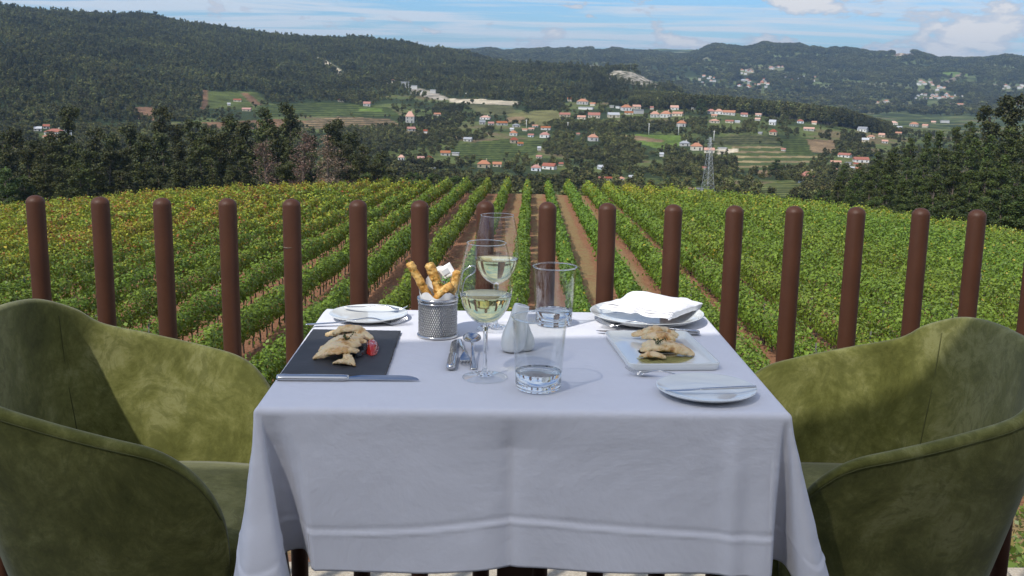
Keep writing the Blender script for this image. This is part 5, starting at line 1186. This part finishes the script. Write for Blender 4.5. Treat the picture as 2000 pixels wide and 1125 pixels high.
def food():
    zs = TZ+.0064
    A = lambda L, z: [at(x, y, z) for x, y in L]
    tag(blob_solid(A([(718, 690), (704, 696), (690, 698), (692, 688), (708, 678), (722, 680)], zs), zs, .007, 'skin_dark', 'fish_skin', 3), 'dark wet strip of fish skin beside the tomato on the slate', 'fish skin')
    fish_portion([((636, 664), (722, 668), .030, .0075, .006, .010), ((662, 662), (728, 676), .028, .008, .014, .008), ((650, 672), (714, 670), .026, .007, .014, .017), ((622, 693), (712, 678), .034, .008, .004, .014), ((640, 690), (716, 686), .030, .007, .011, .012),
                  ((612, 703), (702, 690), .036, .009, .001, .012), ((634, 706), (700, 698), .028, .006, .008, .008), ((650, 712), (694, 714), .016, .004, .001, .001), ((668, 700), (694, 716), .014, .0035, .006, .001)], zs, 'flaked pale fish portion with browned pointed tips on the slate board', 11)
    tag(blob_solid(A([(716, 690), (716, 676), (730, 673), (739, 679), (736, 691), (725, 695)], zs), zs, .015, 'tomato', 'tomato_piece', 51, .0007, 90, (0, 0), .7), 'glossy red tomato piece at the right of the fish on the slate', 'tomato')
    zd = ZT+.0042
    o = blob_solid(A([(1244, 700), (1256, 694), (1300, 690), (1352, 692), (1344, 704), (1310, 711), (1262, 712)], zd), zd-.0012, .0006, 'oil', 'olive_oil', 61, .0, 90, (0, 0), .3); tag(o, 'golden puddle of olive oil in front of the fish in the dish', 'oil')
    fish_portion([((1233, 662), (1318, 668), .034, .008, .005, .009), ((1252, 672), (1324, 672), .030, .008, .008, .012), ((1322, 676), (1262, 664), .026, .007, .012, .015), ((1356, 697), (1254, 688), .044, .010, .002, .010), ((1340, 694), (1250, 694), .030, .008, .008, .006),
                  ((1318, 688), (1258, 680), .030, .008, .016, .014), ((1262, 680), (1300, 674), .022, .007, .019, .018), ((1248, 700), (1300, 704), .018, .005, .002, .003)], zd, 'flaked browned fish portion with a pointed right tip in the rectangular dish', 71)
    def sprig(x, y, z, n, label, seed):
        random.seed(seed); b = at(x, y, z); mb = MB(); Q = []
        for s in range(n):
            d = Vector((random.uniform(-.012, .014), random.uniform(-.006, .006), random.uniform(.010, .020))); pts = [b+d*t+Vector((0, 0, -.004*t*t)) for t in (0, .3, .6, 1)]; mb.tube([tuple(q) for q in pts], .0005, 5)
            for t in np.linspace(.2, 1, 8):
                c = b+d*t+Vector((0, 0, -.004*t*t)); Q.append(np.array(c)+rng.normal(0, .0012, 3)); Q.append(np.array(c)+rng.normal(0, .0016, 3))
        Q = np.array(Q); L = rand_quads(Q, np.zeros(Q.shape), np.full(len(Q), .0036))
        for q in L: mb.add([tuple(v) for v in q], [(0, 1, 2, 3)])
        tag(mb.build('thyme_sprig', M['thyme'], smooth=False, clean=False), label, 'herb')
    sprig(679, 664, zs+.026, 4, 'thyme sprig on top of the fish on the slate', 4)
    sprig(1284, 672, zd+.024, 4, 'thyme sprig on top of the fish in the rectangular dish', 8)
food()
def napkin():
    """folded square napkin: four cloth layers lying on the dinner plate"""
    z0 = ZT+.0225
    c = [at(1168, 604, z0), at(1228, 589, z0), at(1366, 600, z0), at(1306, 624, z0)]; mb = MB(); nl = 4
    for L in range(nl):
        ins = .004*L; zz = .0022+.0034*L; rows = []; n, m_ = 44, 34
        for i in range(n+1):
            row = []
            for j in range(m_+1):
                u, v = i/n, j/m_; a = c[0].lerp(c[3], u); b = c[1].lerp(c[2], u); p = a.lerp(b, v)
                ce = (c[0]+c[1]+c[2]+c[3])/4; q = p+(ce-p)*ins*2.2+Vector((.003*L, .002*L, 0))
                w = .010*math.exp(-((v-.92)/.20)**2)*math.exp(-((u-.12)/.30)**2)*1.6+.0035*math.sin(u*7+v*3+L*.3)*(.4+.6*v)+.0022*mnoise.noise(Vector((u*6, v*6, L*.4)))+.004*math.exp(-((u-.55-v*.25)/.06)**2)
                edge = min(u, v, 1-u, 1-v)*30; z = z0+zz+w-.0018*max(0, 1-edge)*1.0; row.append((q.x, q.y, z))
            rows.append(row)
        mb.grid(rows)
        # rolled fold edge on the near right side
        pts = [rows[-1][j] for j in range(m_+1)]; mb.tube([(q[0], q[1], q[2]-.0012) for q in pts], .0016, 8)
    o = mb.build('napkin', M['napkin_linen'], clean=False); s = o.modifiers.new('solid', 'SOLIDIFY'); s.thickness = .0011
    tag(o, 'folded white linen napkin lying on the dinner plate', 'napkin')
napkin()

# ================================================================== PARASOL (stands behind the camera and shades the near half of the table)
def parasol():
    m, nt, out = newmat('canopy_cloth'); g = G(nt); a = g.n('BsdfDiffuse'); a.inputs[0].default_value = (.80, .80, .82, 1); b = g.n('BsdfTranslucent'); b.inputs[0].default_value = (.88, .90, .95, 1)
    mx = g.n('MixShader'); mx.inputs[0].default_value = .66; g.l(a.outputs[0], mx.inputs[1]); g.l(b.outputs[0], mx.inputs[2])
    op = g.n('BsdfTransparent'); m2 = g.n('MixShader'); m2.inputs[0].default_value = .20; g.l(mx.outputs[0], m2.inputs[1]); g.l(op.outputs[0], m2.inputs[2]); g.l(m2.outputs[0], out.inputs[0])   # open weave lets part of the sun straight through
    o = empty('parasol', (-.9, -1.45, 0), R(8), label='large white fabric parasol shading the near side of the table', cat='parasol')
    w = 2.35; z = 2.40; P = [(-w, -w, z), (w, -w, z), (w, w, z), (-w, w, z)]; mb = MB()
    for k in range(4):
        A_, B_ = Vector(P[k]), Vector(P[(k+1) % 4]); rows = []
        for i in range(11):
            row = []
            for j in range(9):
                e = A_.lerp(B_, i/10); t = j/8; q = e.lerp(Vector((0, 0, z+.75)), t); q.z -= .10*math.sin(math.pi*t)*math.sin(math.pi*i/10); row.append(tuple(q))
            rows.append(row)
        mb.grid(rows)
    mb.build('canopy', m, o); MB().tube([(0, 0, 0), (0, 0, 3.1)], .03, 16).build('pole', M['metal_dark'], o)
    for q in P: MB().tube([(0, 0, 3.05), (q[0]*.99, q[1]*.99, z-.02)], .010, 8).build('rib', M['metal_dark'], o)
    bevel(MB().box((0, 0, .05), (.7, .7, .1)).build('base', M['metal_dark'], o, smooth=False), .01)
parasol()
def restaurant():  # unseen building, added to keep sky light off the camera-facing sides
    o = empty('unseen_restaurant', (0, -5.2, 0), label='low dark stone restaurant building added unseen behind the terrace to block sky light', cat='building'); mb = MB(); mb.box((0, 0, 1.9), (16, .4, 4.2)); mb.build('wall', M['stone'], o, smooth=False)
    MB().box((0, .5, 4.1), (17, 2.4, .2)).build('roof', M['metal_dark'], o, smooth=False)
    for x in (-5.4, -1.8, 1.8, 5.4): f = MB().box((x, .21, 1.35), (2.8, .06, 2.7)).build('window', M['metal_dark'], o, smooth=False); MB().box((x, .245, 1.35), (2.6, .02, 2.5)).build('pane', M['window_dark'], f, smooth=False)
restaurant()

# ================================================================== AIR, LIGHT, SKY
def haze():
    m, nt, out = newmat('haze'); pv = nt.nodes.new('ShaderNodeVolumePrincipled'); pv.inputs['Color'].default_value = (.50, .74, 1.0, 1); pv.inputs['Density'].default_value = HAZE; pv.inputs['Anisotropy'].default_value = .2
    nt.links.new(pv.outputs[0], out.inputs[1])
    o = MB().box((0, 0, 0), (20000, 20000, 1)).build('haze', m, smooth=False, clean=False)
    zs = []
    for q in S.objects:
        if q.type == 'MESH' and q.name == 'ground': co = np.empty(len(q.data.vertices)*3, np.float32); q.data.vertices.foreach_get('co', co); zs = co[2::3]
    z0, z1 = float(zs.min())-3.1, float(zs.max())+42.0; o.scale = (1, 1, z1-z0); o.location = (0, 0, (z0+z1)/2); print('haze', z0, z1); tag(o, 'pale blue haze hanging over the valley and the far mountains', 'haze', kind='stuff')
HAZE = 7.5e-5
haze()
SUN_EL, SUN_AZ = R(48), R(219)      # azimuth measured clockwise from +Y: the sun stands behind and left of the camera
sun_dir = Vector((math.sin(SUN_AZ)*math.cos(SUN_EL), math.cos(SUN_AZ)*math.cos(SUN_EL), math.sin(SUN_EL)))
ld = bpy.data.lights.new('sun', 'SUN'); ld.energy = 4.1; ld.angle = R(.9); ld.color = (1.0, .955, .88)
lo = bpy.data.objects.new('sun', ld); COL.objects.link(lo); lo.rotation_euler = sun_dir.to_track_quat('Z', 'Y').to_euler()
def world():
    w = bpy.data.worlds.new('World'); S.world = w; w.use_nodes = True; nt = w.node_tree
    for n in list(nt.nodes): nt.nodes.remove(n)
    g = G(nt); out = nt.nodes.new('ShaderNodeOutputWorld'); bg = g.n('Background'); bg.inputs[1].default_value = .115
    sky = g.n('TexSky', sky_type='NISHITA'); sky.sun_disc = False; sky.sun_elevation = SUN_EL; sky.sun_rotation = SUN_AZ; sky.air_density = 1.0; sky.dust_density = .6; sky.ozone_density = 2.0; sky.altitude = 300
    tc = g.n('TexCoord'); sp = g.n('SeparateXYZ'); g.l(tc.outputs['Generated'], sp.inputs[0])
    zc = g.math('MAXIMUM', sp.outputs[2], .004); zz = g.math('ADD', zc, .045)
    px = g.math('DIVIDE', sp.outputs[0], zz); py = g.math('DIVIDE', sp.outputs[1], zz); cb = g.n('CombineXYZ'); g.l(px, cb.inputs[0]); g.l(py, cb.inputs[1])
    n1 = g.n('Mapping'); g.l(cb.outputs[0], n1.inputs[0]); n1.inputs['Rotation'].default_value = (0, 0, R(25)); n1.inputs['Scale'].default_value = (.36, .85, 1)
    f1 = g.noise(n1.outputs[0], 1.3, 8, .6, .5)
    c1 = g.ramp(f1, [(.42, (0, 0, 0)), (.48, (.45, .45, .45)), (.56, (1, 1, 1))])
    # low cumulus puffs: noise over compass direction and height
    cb2 = g.n('CombineXYZ'); g.l(sp.outputs[0], cb2.inputs[0]); g.l(sp.outputs[1], cb2.inputs[1]); g.l(g.math('MULTIPLY', sp.outputs[2], 2.6), cb2.inputs[2])
    f2 = g.noise(cb2.outputs[0], 17, 7, .58, .2); lowm = g.ramp(sp.outputs[2], [(0, (1, 1, 1)), (.06, (.75, .75, .75)), (.16, (.25, .25, .25)), (.4, (0, 0, 0))])
    east = g.math('MULTIPLY_ADD', sp.outputs[0], .22, 0.0)
    f2b = g.math('ADD', f2, g.math('ADD', east, g.math('MULTIPLY_ADD', lowm, .10, -.10)))
    c2 = g.ramp(f2b, [(.555, (0, 0, 0)), (.60, (.85, .85, .85)), (.65, (1, 1, 1))])
    shade = g.ramp(f2b, [(.52, (4.2, 4.7, 5.8)), (.58, (4.6, 5.1, 6.1)), (.66, (7.2, 7.2, 7.4))])
    skyb = g.mix(1.0, sky.outputs[0], (.56, .84, 1.22), 'MULTIPLY')
    a = g.mix(g.math('MULTIPLY', c1, .80), skyb, (6.4, 6.9, 7.7)); b = g.mix(c2, a, shade)
    g.l(b, bg.inputs[0]); g.l(bg.outputs[0], out.inputs[0])
world()
S.view_settings.view_transform = 'Standard'; S.view_settings.look = 'None'; S.view_settings.gamma = 1; S.view_settings.exposure = 0; S.view_settings.use_curve_mapping = False
c = S.cycles; c.max_bounces = 10; c.diffuse_bounces = 3; c.glossy_bounces = 5; c.transmission_bounces = 10; c.transparent_max_bounces = 16; c.volume_bounces = 0
c.caustics_reflective = False; c.caustics_refractive = True; c.blur_glossy = .3; c.sample_clamp_indirect = 5; c.use_adaptive_sampling = True; c.adaptive_threshold = .02
try: c.use_denoising = True; c.denoiser = 'OPENIMAGEDENOISE'
except Exception as e: print('denoise', e)
